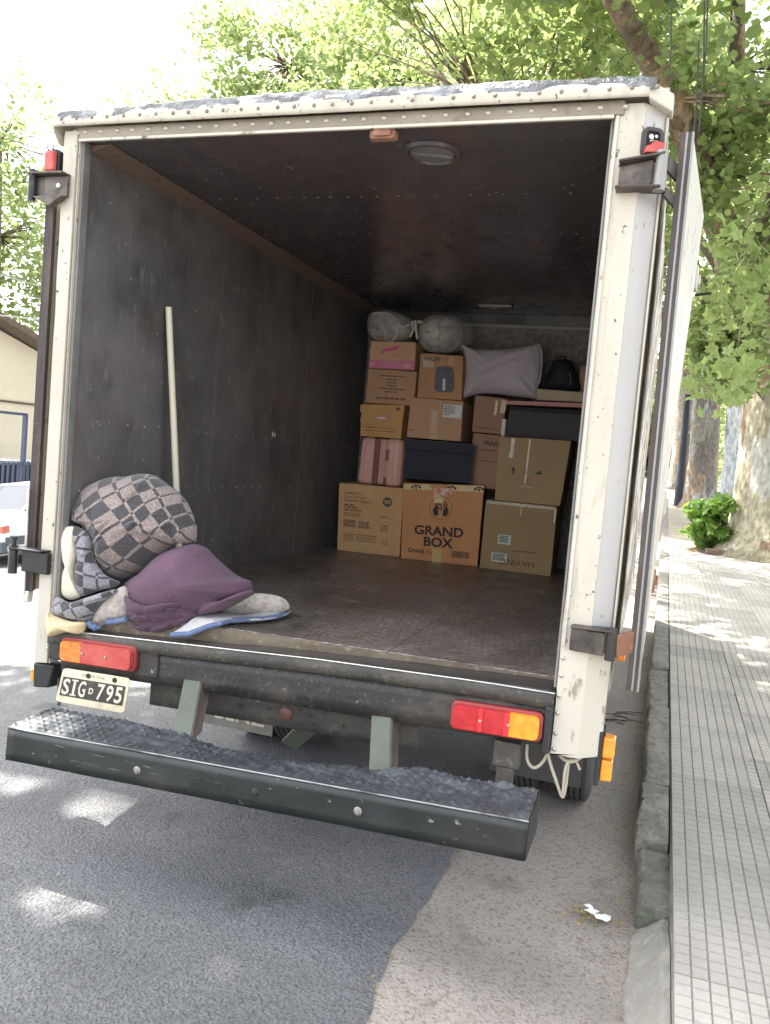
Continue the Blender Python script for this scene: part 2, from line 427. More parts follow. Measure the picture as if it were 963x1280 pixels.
def plaid_mat(name, grey=False):
    m = bpy.data.materials.new(name); m.use_nodes = True
    t = m.node_tree; N = t.nodes; L = t.links; bs = N['Principled BSDF']
    uv = N.new('ShaderNodeUVMap')
    sp = N.new('ShaderNodeSeparateXYZ'); L.new(uv.outputs[0], sp.inputs[0])

    def stripes(out, off):
        a = N.new('ShaderNodeMath'); a.operation = 'ADD'; a.inputs[1].default_value = off; L.new(out, a.inputs[0])
        f = N.new('ShaderNodeMath'); f.operation = 'FRACT'; L.new(a.outputs[0], f.inputs[0])
        r = N.new('ShaderNodeValToRGB'); r.color_ramp.interpolation = 'CONSTANT'
        el = r.color_ramp.elements
        seq = [(0, 0), (.20, 1), (.32, 0), (.345, 1), (.465, 0), (.58, 1), (.605, 0), (.72, 1), (.84, 0), (.865, 1)]
        while len(el) < len(seq): el.new(.5)
        for e, (p, v) in zip(el, seq):
            e.position = p; e.color = (v, v, v, 1)
        L.new(f.outputs[0], r.inputs[0])
        return r.outputs[0]
    sx = stripes(sp.outputs[0], .15); sy = stripes(sp.outputs[1], .4)
    d = N.new('ShaderNodeMath'); d.operation = 'SUBTRACT'; L.new(sx, d.inputs[0]); L.new(sy, d.inputs[1])
    ab = N.new('ShaderNodeMath'); ab.operation = 'ABSOLUTE'; L.new(d.outputs[0], ab.inputs[0])
    tc = N.new('ShaderNodeTexCoord')
    nz = N.new('ShaderNodeTexNoise'); nz.inputs['Scale'].default_value = 130; nz.inputs['Detail'].default_value = 4
    L.new(tc.outputs['Object'], nz.inputs[0])
    mx = N.new('ShaderNodeMix'); mx.data_type = 'RGBA'
    mx.inputs[6].default_value = (.25, .20, .18, 1) if not grey else (.23, .22, .24, 1)
    mx.inputs[7].default_value = (.052, .048, .052, 1)
    L.new(ab.outputs[0], mx.inputs[0])
    m2 = N.new('ShaderNodeMix'); m2.data_type = 'RGBA'; m2.blend_type = 'MULTIPLY'; m2.inputs[0].default_value = .75
    mr = N.new('ShaderNodeMapRange'); mr.inputs[1].default_value = .3; mr.inputs[2].default_value = .7; mr.inputs[3].default_value = .45; mr.inputs[4].default_value = 1.45
    L.new(nz.outputs[0], mr.inputs[0])
    L.new(mx.outputs[2], m2.inputs[6]); L.new(mr.outputs[0], m2.inputs[7])
    L.new(m2.outputs[2], bs.inputs['Base Color'])
    bs.inputs['Roughness'].default_value = .95
    bs.inputs['Sheen Weight'].default_value = .3
    b = N.new('ShaderNodeBump'); b.inputs['Strength'].default_value = .5; b.inputs['Distance'].default_value = .005
    L.new(nz.outputs[0], b.inputs['Height']); L.new(b.outputs[0], bs.inputs['Normal'])
    return m


plaid_m = plaid_mat('plaid_wool')
plaid_g = plaid_mat('plaid_wool_grey', True)


def film_mat():
    m = bpy.data.materials.new('clear_plastic_film'); m.use_nodes = True
    t = m.node_tree; N = t.nodes; L = t.links
    N.remove(N['Principled BSDF'])
    tr = N.new('ShaderNodeBsdfTransparent'); gl = N.new('ShaderNodeBsdfGlossy'); gl.inputs['Roughness'].default_value = .15
    df = N.new('ShaderNodeBsdfDiffuse'); df.inputs['Color'].default_value = (.6, .6, .62, 1)
    m1 = N.new('ShaderNodeMixShader'); m1.inputs[0].default_value = .5
    L.new(gl.outputs[0], m1.inputs[1]); L.new(df.outputs[0], m1.inputs[2])
    m2 = N.new('ShaderNodeMixShader'); m2.inputs[0].default_value = .22
    L.new(tr.outputs[0], m2.inputs[1]); L.new(m1.outputs[0], m2.inputs[2])
    nz = N.new('ShaderNodeTexNoise'); nz.inputs['Scale'].default_value = 22; nz.inputs['Detail'].default_value = 5
    b = N.new('ShaderNodeBump'); b.inputs['Strength'].default_value = 1; b.inputs['Distance'].default_value = .03
    L.new(nz.outputs[0], b.inputs['Height']); L.new(b.outputs[0], gl.inputs['Normal'])
    L.new(m2.outputs[0], N['Material Output'].inputs[0])
    return m


film_m = film_mat()


def leaf_mat(name, c0, c1, tcol, tw=.45):
    m = bpy.data.materials.new(name); m.use_nodes = True
    t = m.node_tree; N = t.nodes; L = t.links
    bs = N['Principled BSDF']
    g = N.new('ShaderNodeNewGeometry')
    cr = N.new('ShaderNodeValToRGB')
    cr.color_ramp.elements[0].color = (*c0, 1); cr.color_ramp.elements[1].color = (*c1, 1)
    L.new(g.outputs['Random Per Island'], cr.inputs[0])
    L.new(cr.outputs[0], bs.inputs['Base Color'])
    bs.inputs['Roughness'].default_value = .5; bs.inputs['Specular IOR Level'].default_value = .35
    tl = N.new('ShaderNodeBsdfTranslucent')
    c2 = N.new('ShaderNodeMix'); c2.data_type = 'RGBA'; c2.inputs[0].default_value = .65
    L.new(cr.outputs[0], c2.inputs[6]); c2.inputs[7].default_value = (*tcol, 1)
    L.new(c2.outputs[2], tl.inputs[0])
    mx = N.new('ShaderNodeMixShader'); mx.inputs[0].default_value = tw
    L.new(bs.outputs[0], mx.inputs[1]); L.new(tl.outputs[0], mx.inputs[2])
    L.new(mx.outputs[0], N['Material Output'].inputs[0])
    return m


leaf_near = leaf_mat('plane_leaf', (.10, .165, .055), (.235, .31, .115), (.46, .54, .19), .5)
leaf_far = leaf_mat('far_leaf', (.12, .18, .07), (.22, .29, .12), (.42, .50, .20), .5)
leaf_shrub = leaf_mat('shrub_leaf', (.07, .16, .03), (.17, .30, .06), (.30, .42, .08), .4)


def bark_mat(name, a, b, c, d, scale=3.2):
    m = bpy.data.materials.new(name); m.use_nodes = True
    t = m.node_tree; N = t.nodes; L = t.links; bs = N['Principled BSDF']
    tc = N.new('ShaderNodeTexCoord')
    mp = N.new('ShaderNodeMapping'); mp.inputs['Scale'].default_value = (1, 1, .42); L.new(tc.outputs['Object'], mp.inputs[0])
    n0 = N.new('ShaderNodeTexNoise'); n0.inputs['Scale'].default_value = scale * 1.3; n0.inputs['Detail'].default_value = 5; L.new(mp.outputs[0], n0.inputs[0])
    add = N.new('ShaderNodeMix'); add.data_type = 'RGBA'; add.blend_type = 'LINEAR_LIGHT'; add.inputs[0].default_value = .22
    L.new(mp.outputs[0], add.inputs[6]); L.new(n0.outputs[1], add.inputs[7])
    v = N.new('ShaderNodeTexVoronoi'); v.inputs['Scale'].default_value = scale; L.new(add.outputs[2], v.inputs['Vector'])
    sp = N.new('ShaderNodeSeparateColor'); L.new(v.outputs['Color'], sp.inputs[0])
    cr = N.new('ShaderNodeValToRGB'); cr.color_ramp.interpolation = 'CONSTANT'
    el = cr.color_ramp.elements
    for _ in range(2): el.new(.5)
    for e, (p, col) in zip(el, ((0, a), (.34, b), (.62, c), (.84, d))):
        e.position = p; e.color = (*col, 1)
    L.new(sp.outputs[0], cr.inputs[0])
    n1 = N.new('ShaderNodeTexNoise'); n1.inputs['Scale'].default_value = 18; n1.inputs['Detail'].default_value = 7; L.new(mp.outputs[0], n1.inputs[0])
    mr = N.new('ShaderNodeMapRange'); mr.inputs[1].default_value = .3; mr.inputs[2].default_value = .7; mr.inputs[3].default_value = .55; mr.inputs[4].default_value = 1.3; L.new(n1.outputs[0], mr.inputs[0])
    mm = N.new('ShaderNodeMix'); mm.data_type = 'RGBA'; mm.blend_type = 'MULTIPLY'; mm.inputs[0].default_value = 1
    L.new(cr.outputs[0], mm.inputs[6]); L.new(mr.outputs[0], mm.inputs[7]); L.new(mm.outputs[2], bs.inputs['Base Color'])
    bs.inputs['Roughness'].default_value = .85
    b1 = N.new('ShaderNodeBump'); b1.inputs['Strength'].default_value = .8; b1.inputs['Distance'].default_value = .03; L.new(n1.outputs[0], b1.inputs['Height'])
    b2 = N.new('ShaderNodeBump'); b2.inputs['Strength'].default_value = .6; b2.inputs['Distance'].default_value = .02; L.new(sp.outputs[0], b2.inputs['Height']); L.new(b1.outputs[0], b2.inputs['Normal'])
    L.new(b2.outputs[0], bs.inputs['Normal'])
    return m


bark_a = bark_mat('mottled_bark', (.30, .275, .19), (.23, .205, .14), (.20, .135, .085), (.35, .34, .30), 3.0)
bark_b = bark_mat('grey_bark', (.22, .20, .17), (.16, .14, .12), (.27, .20, .14), (.30, .29, .27), 4)
bark_c = bark_mat('pale_bark', (.48, .49, .50), (.42, .44, .46), (.2, .2, .22), (.52, .52, .52), 5)
bark_d = bark_mat('limb_bark', (.14, .10, .07), (.18, .14, .10), (.30, .22, .14), (.11, .085, .06), 4)

asphalt = M('asphalt', (.165, .165, .170), .85, layers=[((.215, .215, .22), 130, .55, .95, U1, .7, 'cell'), ((.075, .075, .078), 150, .40, .12, U1, .7, 'cell'), ((.26, .26, .265), 120, .90, .97, U1, .5, 'cell'), ((.075, .075, .077), .9, .5, .70, U1, .7), ((.05, .05, .05), 3.1, .62, .72, U1, .6), ((.14, .14, .142), 1.7, .5, .75, U1, .5)], bump=1., bscale=130, bdist=.010, bdetail=3, bump2=(.8, 80, 'voro'))
concrete = M('gutter_concrete', (.315, .28, .245), .9, layers=[((.33, .29, .25), 110, .5, .9, U1, .7, 'cell'), ((.17, .145, .12), 120, .30, .10, U1, .7, 'cell'), ((.16, .145, .13), 1.6, .48, .72, U1, .6), ((.17, .11, .085), 85, .95, .97, U1, .6, 'cell'), ((.11, .10, .09), 5, .60, .74, U1, .55)], bump=.8, bscale=110, bdist=.007, bump2=(.6, 70, 'voro'))
kerb_m = M('kerb_stone', (.25, .225, .195), .9, layers=[((.10, .09, .08), 34, .52, .64, U1, .7), ((.33, .30, .26), 75, .6, .72, U1, .7), ((.12, .115, .105), 4, .45, .68, U1, .8), ((.32, .30, .28), 18, .55, .7, U1, .6), ((.07, .075, .06), 9, .60, .72, U1, .7)], bump=.8, bscale=26, bdist=.02)
kerb_green = M('mossy_kerb', (.21, .195, .17), .9, layers=[((.13, .135, .10), 22, .45, .6, U1, .7), ((.34, .32, .29), 60, .58, .7, U1, .6), ((.105, .115, .08), 5, .42, .62, U1, .9), ((.24, .235, .21), 16, .55, .7, U1, .6)], bump=.8, bscale=26, bdist=.02)
mortar_m = M('cement_patch', (.27, .25, .22), .9, layers=[((.19, .175, .15), 9, .5, .68, U1, .75), ((.14, .13, .11), 45, .6, .7, U1, .6), ((.27, .26, .235), 4, .4, .7, U1, .8), ((.43, .42, .39), 30, .55, .7, U1, .5)], bump=.5, bscale=40, bdist=.01)
path_m = M('tan_path', (.33, .285, .22), .9, layers=[((.22, .185, .14), 2.2, .4, .65, U1, .8), ((.42, .38, .31), 20, .55, .7, U1, .6)], bump=.5, bscale=40)
soil_m = M('soil', (.11, .075, .05), .95, layers=[((.19, .14, .09), 20, .5, .65, U1, .8)], bump=.9, bscale=30, bdist=.03)
ground_m = M('ground', (.20, .185, .16), .95, layers=[((.14, .13, .11), 1, .4, .7, U1, .8)], bump=.4, bscale=20)
pavewhite = M('pale_pavement', (.42, .40, .36), .9, layers=[((.34, .32, .29), 3, .4, .7, U1, .8)], bump=.3, bscale=30)


def tile_mat(name, c, rnd):
    m = M(name, c, .85, layers=[(tuple(x * .74 for x in c), 2.3, .42, .7, U1, .8), (tuple(x * 1.12 for x in c), 60, .55, .7, U1, .5), (tuple(x * .55 for x in c), 16, .64, .72, U1, .5), (tuple(x * .6 for x in c), 90, .62, .7, U1, .5)], bump=.3, bscale=120, bdist=.004)
    t = m.node_tree; N = t.nodes; L = t.links; bs = N['Principled BSDF']
    oi = N.new('ShaderNodeObjectInfo')
    mr = N.new('ShaderNodeMapRange'); mr.inputs[3].default_value = 1 - rnd; mr.inputs[4].default_value = 1 + rnd * .6
    L.new(oi.outputs['Random'], mr.inputs[0])
    src = bs.inputs['Base Color'].links[0].from_socket
    mx = N.new('ShaderNodeMix'); mx.data_type = 'RGBA'; mx.blend_type = 'MULTIPLY'; mx.inputs[0].default_value = 1
    L.new(src, mx.inputs[6]); L.new(mr.outputs[0], mx.inputs[7]); L.new(mx.outputs[2], bs.inputs['Base Color'])
    return m


tile_m = tile_mat('pavement_tile', (.44, .405, .36), .20)
groove_m = M('tile_groove', (.30, .285, .26), .95, layers=[((.15, .145, .135), 3, .45, .7, U1, .8)])

# ------------------------------------------------------------------ lettering
_txt = {}


def text_geo(s, bold=0.0):
    """outline of a string as (verts2d, faces) at unit size"""
    k = (s, bold)
    if k in _txt: return _txt[k]
    cu = bpy.data.curves.new('t', 'FONT'); cu.body = s; cu.size = 1; cu.offset = bold; cu.resolution_u = 3
    ob = bpy.data.objects.new('t', cu); COL.objects.link(ob)
    dg = bpy.context.evaluated_depsgraph_get()
    me = bpy.data.meshes.new_from_object(ob.evaluated_get(dg))
    v = [(p.co.x, p.co.y) for p in me.vertices]; f = [list(p.vertices) for p in me.polygons]
    bpy.data.objects.remove(ob); bpy.data.curves.remove(cu); bpy.data.meshes.remove(me)
    _txt[k] = (v, f)
    return v, f


for s_, b_ in (('S', .02), ('I', .02), ('G', .02), ('D', .03), ('7', .02), ('9', .02), ('5', .02)):
    text_geo(s_, b_)


class Frame:
    """front face of a box: bilinear corners plus a gentle bulge"""
    def __init__(s, TL, TR, BR, BL, bulge=.004):
        s.TL, s.TR, s.BR, s.BL = map(Vector, (TL, TR, BR, BL))
        s.W = ((s.TR - s.TL).length + (s.BR - s.BL).length) / 2
        s.H = ((s.TL - s.BL).length + (s.TR - s.BR).length) / 2
        s.n = (s.TL - s.BL).cross(s.BR - s.BL).normalized()
        if s.n.y > 0: s.n = -s.n
        s.b = bulge

    def P(s, u, v, e=0.):
        p = s.BL.lerp(s.BR, u).lerp(s.TL.lerp(s.TR, u), v)
        bb = s.b * max(0, math.sin(math.pi * min(max(u, 0), 1))) * max(0, math.sin(math.pi * min(max(v, 0), 1)))
        return p + s.n * (bb + e)

    def patch(s, name, u0, u1, v0, v1, mat, parent, e=.0015, nu=4, nv=4):
        mb = MB(); mb.grid(nu, nv, lambda a, b: s.P(u0 + (u1 - u0) * a, v0 + (v1 - v0) * b, e))
        return mb.build(name, mat, parent, recalc=False)

    def text(s, mb, txt, u, v, h, bold=0., e=.002, wide=1., rot=0, align='l', h_only=False):
        vs, fs = text_geo(txt, bold)
        if not vs: return
        w = max(p[0] for p in vs)
        pts = []
        for x, y in vs:
            x *= wide
            if align == 'c': x -= w * wide / 2
            if align == 'r': x -= w * wide
            if rot: x, y = -x, -y
            pts.append(s.P(u + x * h / s.W, v + y * h / s.H, e))
        mb.add(pts, fs)


# ------------------------------------------------------------------ the ground
def ys_list(a, b, near=.15):
    out = [a]
    while out[-1] < b:
        y = out[-1]
        out.append(y + max(near, abs(y) * .06))
    out[-1] = b
    return out


mb = MB()
gx = [-400, -150, -60, -25, -14, -9.6, -8, -6, -4, -2, -1, 0, 1, 1.6, 2.5, 4, 8, 14, 25, 60, 150, 400]
gy = [-300, -100, -40, -30, -15, -6, -3, 0, 3, 8, 16, 30, 45, 60, 90, 150, 300, 600]
b0 = len(mb.v)
for y in gy:
    for x in gx: mb.v.append((x, y, gz(x, y) - .06))
for j in range(len(gy) - 1):
    for i in range(len(gx) - 1):
        a = j * len(gx) + i
        mb.f.append([a, a + 1, a + len(gx) + 1, a + len(gx)]); mb.m.append(0)
prop(mb.build('ground', ground_m, recalc=False), kind='structure')


def strip(name, xfun0, xfun1, y0, y1, dz, mat, nx, step):
    mb = MB(); ys = ys_list(y0, y1, step); b = 0
    for y in ys:
        xa, xb = xfun0(y), xfun1(y)
        for i in range(nx + 1):
            x = xa + (xb - xa) * i / nx
            mb.v.append((x, y, gz(x, y) + dz(x, y)))
    for j in range(len(ys) - 1):
        for i in range(nx):
            a = j * (nx + 1) + i
            mb.f.append([a, a + 1, a + nx + 2, a + nx + 1]); mb.m.append(0)
    return prop(mb.build(name, mat, smooth=True, angle=180, recalc=False), kind='structure')


def seam(y):
    return 1.69 + .01 * y + .075 * noise.noise(Vector((y * 1.7, 3, 0))) + .035 * noise.noise(Vector((y * 6, 7, 0))) + .016 * noise.noise(Vector((y * 17, 9, 0)))


strip('gutter', lambda y: 1.3, lambda y: 2.47 + .01 * y, -30, 150, lambda x, y: .0 - .012 * max(0, min(1, (x - 1.9) / .5)) + .004 * noise.noise(Vector((x * 3, y * 3, 0))), concrete, 14, .12)
strip('road', lambda y: -8.32, seam, -30, 150, lambda x, y: .014 + .005 * noise.noise(Vector((x * 1.2, y * 1.2, 4))) - .010 * max(0, min(1, (x - seam(y) + .08) / .08)), asphalt, 90, .05)

# far pavement across the street
mb = MB()
for ya, yb in zip(gy[3:-2], gy[4:-1]):
    mb.hexa([(-13.2, ya, gz(-8.4, ya) - .3), (-8.3, ya, gz(-8.4, ya) - .3), (-8.3, yb, gz(-8.4, yb) - .3), (-13.2, yb, gz(-8.4, yb) - .3),
             (-13.2, ya, gz(-8.4, ya) + .12), (-8.3, ya, gz(-8.4, ya) + .12), (-8.3, yb, gz(-8.4, yb) + .12), (-13.2, yb, gz(-8.4, yb) + .12)])
prop(mb.build('far_pavement', pavewhite), kind='structure')


# near pavement: mortar bed with every tile laid on it
def kx(y): return 2.536 + .01 * y


PZ = .13
mb = MB()
ys = ys_list(-6, 11.36, .5)
for ya, yb in zip(ys[:-1], ys[1:]):
    za, zb = gz(3, ya) + PZ, gz(3, yb) + PZ
    mb.hexa([(kx(ya), ya, za - .3), (9, ya, za - .3), (9, yb, zb - .3), (kx(yb), yb, zb - .3), (kx(ya), ya, za - .022), (9, ya, za - .022), (9, yb, zb - .022), (kx(yb), yb, zb - .022)])
pav = prop(mb.build('pavement', groove_m), kind='structure')
TP = .417
mb = MB()
hw = TP / 2 - .0015
mb.box(-hw, hw, -hw, hw, -.021, -.005, 1)
c = TP / 8
for i in range(8):
    for j in range(8):
        x0 = -TP / 2 + i * c + .0017; x1 = -TP / 2 + (i + 1) * c - .0017
        y0 = -TP / 2 + j * c + .0029; y1 = -TP / 2 + (j + 1) * c - .0029
        e = .0018
        mb.add([(x0, y0, -.005), (x1, y0, -.005), (x1, y1, -.005), (x0, y1, -.005), (x0 + e, y0 + e, 0), (x1 - e, y0 + e, 0), (x1 - e, y1 - e, 0), (x0 + e, y1 - e, 0)],
               [(4, 5, 6, 7), (0, 1, 5, 4), (1, 2, 6, 5), (2, 3, 7, 6), (3, 0, 4, 7)], 0)
tile0 = mb.build('tile', [tile_m, groove_m], pav, recalc=False)
tile_me = tile0.data
first = True
slope = math.atan(.03)
for j in range(-3, 27):
    for i in range(0, 9):
        y = .218 + TP * (j + .5)
        x = kx(y) + .004 + TP * (i + .5)
        if i > 5 and j < 12: continue
        if first:
            o = tile0; first = False
        else:
            o = bpy.data.objects.new('tile', tile_me); link(o, pav)
        o.location = (x, y, gz(3, y) + PZ + random.uniform(-.0018, .0018))
        o.rotation_euler = (slope + random.uniform(-.003, .003), random.uniform(-.003, .003), -.01 + random.uniform(-.002, .002))

# older tan path beyond the tiles
mb = MB(); ys = ys_list(11.36, 150, .8)
for ya, yb in zip(ys[:-1], ys[1:]):
    za, zb = gz(3, ya) + PZ - .012, gz(3, yb) + PZ - .012
    mb.hexa([(kx(ya), ya, za - .3), (9, ya, za - .3), (9, yb, zb - .3), (kx(yb), yb, zb - .3), (kx(ya), ya, za), (9, ya, za), (9, yb, zb), (kx(yb), yb, zb)])
prop(mb.build('footpath', path_m), kind='structure')

# kerb stones
kerb = empty('kerb', (2.48, 0, 0), kind='structure')


def kerb_stone(y0, y1, h, mat, rough=.012, xo=0., w=.120, sink=0., name='kerb_stone'):
    n = max(6, int((y1 - y0) / .028)); mb = MB()
    prof = [(.004, -.12), (.0, h * .35), (.001, h * .7), (.003, h - .012), (.009, h - .003), (.020, h), (w * .45, h + .001), (w * .75, h), (w, h - .001), (w, -.12)]
    for k in range(n + 1):
        y = y0 + (y1 - y0) * k / n
        e = min(k, n - k)
        sh = 1 - (.10 if e == 0 else 0)
        for (px, pz) in prof:
            q = Vector((px * 6, y * 6, pz * 6))
            dx = rough * .7 * noise.noise(q * .8) + rough * .8 * (abs(noise.noise(q * 3)) - .2) + rough * .35 * noise.noise(q * 9)
            dzz = (rough * .5 * noise.noise(q * .9 + Vector((9, 0, 0))) - rough * .8 * max(0, abs(noise.noise(q * 2.6)) - .15) + rough * .3 * noise.noise(q * 9)) if pz > 0 else 0
            if px > w * .9: dx = 0
            mb.v.append((kx(y) - w - .004 + xo + px + dx, y, gz(2, y) + (pz * sh if pz > 0 else pz) + dzz - sink))
    m = len(prof)
    for k in range(n):
        for i in range(m - 1):
            a = k * m + i
            mb.f.append([a, a + 1, a + m + 1, a + m]); mb.m.append(0)
    mb.f.append(list(range(m))[::-1]); mb.m.append(0)
    mb.f.append([n * m + i for i in range(m)]); mb.m.append(0)
    return mb.build(name, mat, kerb, smooth=True, angle=28)


kerb_stone(.235, .70, .085, kerb_green, .020, .004, .116)
kerb_stone(.712, 1.30, .125, kerb_m, .022, -.004, .124)
kerb_stone(1.312, 2.62, .128, kerb_m, .018, 0, .120)
kerb_stone(2.635, 3.55, .118, kerb_m, .030, -.004, .124)
yk = 3.565
while yk < 40:
    kerb_stone(yk, yk + 1.1, .125, kerb_m, .012)
    yk += 1.115
mb = MB()
def cem(u, v):
    y = -6 + 6.24 * v ** .55
    wl = .130 + .03 * noise.noise(Vector((y * 5, 1, 0))) + .015 * noise.noise(Vector((y * 17, 4, 0))) - .03 * max(0, (y + .1) / .34)
    x = kx(y) - .003 - wl * (1 - u)
    h = .004 + (.105 - .045 * max(0, min(1, (y + .05) / .2))) * min(1, u * 1.25) ** 1.6
    h += .007 * noise.noise(Vector((x * 14, y * 14, 0))) + .004 * noise.noise(Vector((x * 40, y * 40, 0)))
    if v > .995: h = -.03
    return (x, y, gz(2, y) + (h if u > .02 else -.02))
mb.grid(16, 160, cem)
mb.build('cement_fill', mortar_m, kerb, smooth=True, angle=180, recalc=False)

# ------------------------------------------------------------------ the truck
W, FL, CE, DP = 2.084, .88, 2.78, 3.54
truck = empty('box_truck', (1.04, 1.28, 0), 'cream box truck with its rear doors folded open and cartons inside', 'truck')


def sill(x):
    return float(np.interp(x, [-.1, .009, .157, 1.215, 1.82, 2.2], [.762, .770, .785, .843, .862, .866]))


# floor plates
def floor_front(x): return .06 + (.17 - .06) * max(0, min(1, (x - .3) / 1.75))


for xa, xb in ((.004, .7775), (.7785, 1.4365), (1.4375, 2.08)):
    mb = MB()
    mb.hexa([(xa, floor_front(xa), FL - .03), (xb, floor_front(xb), FL - .03), (xb, DP, FL - .03), (xa, DP, FL - .03),
             (xa, floor_front(xa), FL), (xb, floor_front(xb), FL), (xb, DP, FL), (xa, DP, FL)])
    mb.build('floor_plate', floor_m, truck, bevel=.003)
# lip below the floor edge and the sill tread
mb = MB(); n = 40
mb.grid(n, 1, lambda u, v: (.004 + 2.076 * u, floor_front(.004 + 2.076 * u) - .003 - .004 * noise.noise(Vector((u * 30, 0, 0))), (sill(2.08 * u) - .012) * (1 - v) + (FL - .004) * v))
mb.build('floor_lip', lip_m, truck, solid=.006)
mb = MB()
mb.grid(n, 3, lambda u, v: (-.0 + 2.084 * u, (-.018) * (1 - v) + (floor_front(2.084 * u) + .01) * v, sill(2.084 * u) - .006 * v * (1 - v) + .003 * noise.noise(Vector((u * 9, v, 2)))))
mb.build('sill_plate', sill_m, truck, solid=.006, smooth=True, angle=60)
mb = MB()
mb.grid(60, 2, lambda u, v: (2.084 * u, -.021 + .004 * noise.noise(Vector((u * 20, v * 2, 5))), sill(2.084 * u) + .002 - .05 * (1 - v)))
mb.build('sill_angle', steel_grime, truck, solid=.005, smooth=True, angle=60)
mb = MB(); mb.tube([(2.084 * k / 60, -.0225 + .001 * noise.noise(Vector((k * .7, 0, 0))), sill(2.084 * k / 60) + .004) for k in range(61)], .0026, 6); mb.build('sill_glint', bright_metal, truck)  # bright tube stands for the highlight along the sill's top edge
# body floor frame under the plates
mb = MB(); mb.box(.0, W, .12, DP, FL - .085, FL - .034)
for k in range(7): mb.box(.0, W, .3 + k * .5, .36 + k * .5, FL - .16, FL - .086)
mb.build('floor_frame', chassis_m, truck)

# side, front and roof linings
mb = MB(); mb.box(-.03, 0, .02, DP, .80, CE); mb.build('wall_lining', wall_in, truck)
mb = MB(); mb.box(W, W + .03, .02, DP, .80, CE); mb.build('wall_lining', wall_in, truck)
mb = MB(); mb.box(-.03, W + .03, DP + .001, DP + .03, .80, CE); mb.build('wall_lining', ceil_in, truck)
mb = MB(); mb.box(.01, W - .01, DP - .02, DP - .001, FL, 2.69); mb.build('bulkhead_panel', backwall_m, truck)
mb = MB(); mb.box(.012, W - .012, DP - .035, DP - .021, 2.672, 2.694); mb.build('bulkhead_ledge', rivet_dark, truck, bevel=.002)
mb = MB(); mb.box(-.03, W + .03, .02, DP + .03, CE + .001, CE + .03); mb.build('ceiling_lining', ceil_in, truck)
for x0, s in ((.0005, 1),):
    mb = MB()
    mb.prism([(x0, CE - .002), (x0 + s * .105, CE - .002), (x0 + s * .094, CE - .016), (x0 + s * .016, CE - .03), (x0, CE - .03)] if 0 else [(x0, CE - .001), (x0 + s * .105, CE - .001), (x0 + s * .06, CE - .012), (x0 + s * .012, CE - .028), (x0, CE - .03)],
             lambda p: (p[0], .06, p[1]), lambda p: (p[0], DP - .02, p[1]))
    mb.build('corner_bead', brown_strip, truck)
# panel joints and rivets of the lining
for y in (1.19, 2.38):
    for xa, xb in ((.0005, .004), (W - .004, W - .0005)):
        mb = MB(); mb.box(xa if xa > 1 else xa, xb if xb > .01 else .002, y, y + .05, FL, CE - .03); mb.build('cover_strip', wall_in, truck)
mb = MB()
for z in (1.06, 1.36, 1.66):
    y = .12
    while y < 3.4:
        if random.random() < .8:
            mb.lathe([(.0001, .004), (.005, .003), (.007, 0)], 6, (0, y, z + random.uniform(-.004, .004)), (1, 0, 0))
        y += random.uniform(.07, .14)
for k in range(60):
    mb.lathe([(.0001, .003), (.004, .002), (.006, 0)], 6, (0, random.uniform(.1, 3.3), random.uniform(1, 2.6)), (1, 0, 0))
for yy in (.75, 1.35, 1.95, 2.6):
    x = .15
    while x < 1.95:
        if random.random() < .75: mb.lathe([(.0001, .004), (.005, .003), (.007, 0)], 6, (x, yy, CE), (0, 0, -1))
        x += random.uniform(.06, .12)
for k in range(40):
    mb.lathe([(.0001, .003), (.004, .002), (.006, 0)], 6, (random.uniform(.2, 1.9), random.uniform(.3, 3.2), CE), (0, 0, -1))
prop(mb.build('rivets', rivet_dark, truck, recalc=False), kind='stuff')
# hanging eyelet on the left wall
mb = MB()
mb.lathe([(.018 + .005 * math.cos(a * math.pi / 3), .005 * math.sin(a * math.pi / 3)) for a in range(6)], 14, (.008, 1.93, 1.69), (1, 0, 0), close=True)
mb.build('wall_ring', rivet_m, truck, smooth=True)
# ceiling vent ring with its cover
vent = None
mb = MB()
mb.lathe([(.088, 0), (.094, -.012), (.108, -.012), (.116, 0)], 32, (1.40, .262, CE - .0005), (0, 0, 1))
vent = mb.build('ceiling_vent', ceil_in, truck, smooth=True, angle=50)
mb = MB(); mb.lathe([(.0001, -.008), (.086, -.006), (.087, 0)], 32, (1.40, .262, CE - .0008), (0, 0, 1)); mb.bar((1.33, .235, CE - .012), (1.47, .289, CE - .012), .014, .008)
mb.build('vent_cover', wall_in, vent, smooth=True, angle=50)
# interior lamp on the header
mb = MB()
mb.prism(rrect(.105, .042, .012), lambda p: (1.287 + p[0], .032, 2.757 + p[1]), lambda p: (1.287 + p[0] * .9, .004, 2.757 + p[1] * .85))
lampb = mb.build('header_lamp', rust_m, truck, bevel=.003)
mb = MB(); mb.prism(rrect(.066, .022, .006), lambda p: (1.287 + p[0], .003, 2.757 + p[1]), lambda p: (1.287 + p[0], -.004, 2.757 + p[1]))
mb.build('lamp_lens', rust_m, lampb)
# far ceiling bracket
mb = MB(); mb.box(.98, 1.22, 3.15, 3.24, CE - .022, CE - .0005); mb.box(1.06, 1.12, 3.16, 3.2, CE - .032, CE - .023)
mb.build('ceiling_bracket', rivet_dark, truck, bevel=.004)

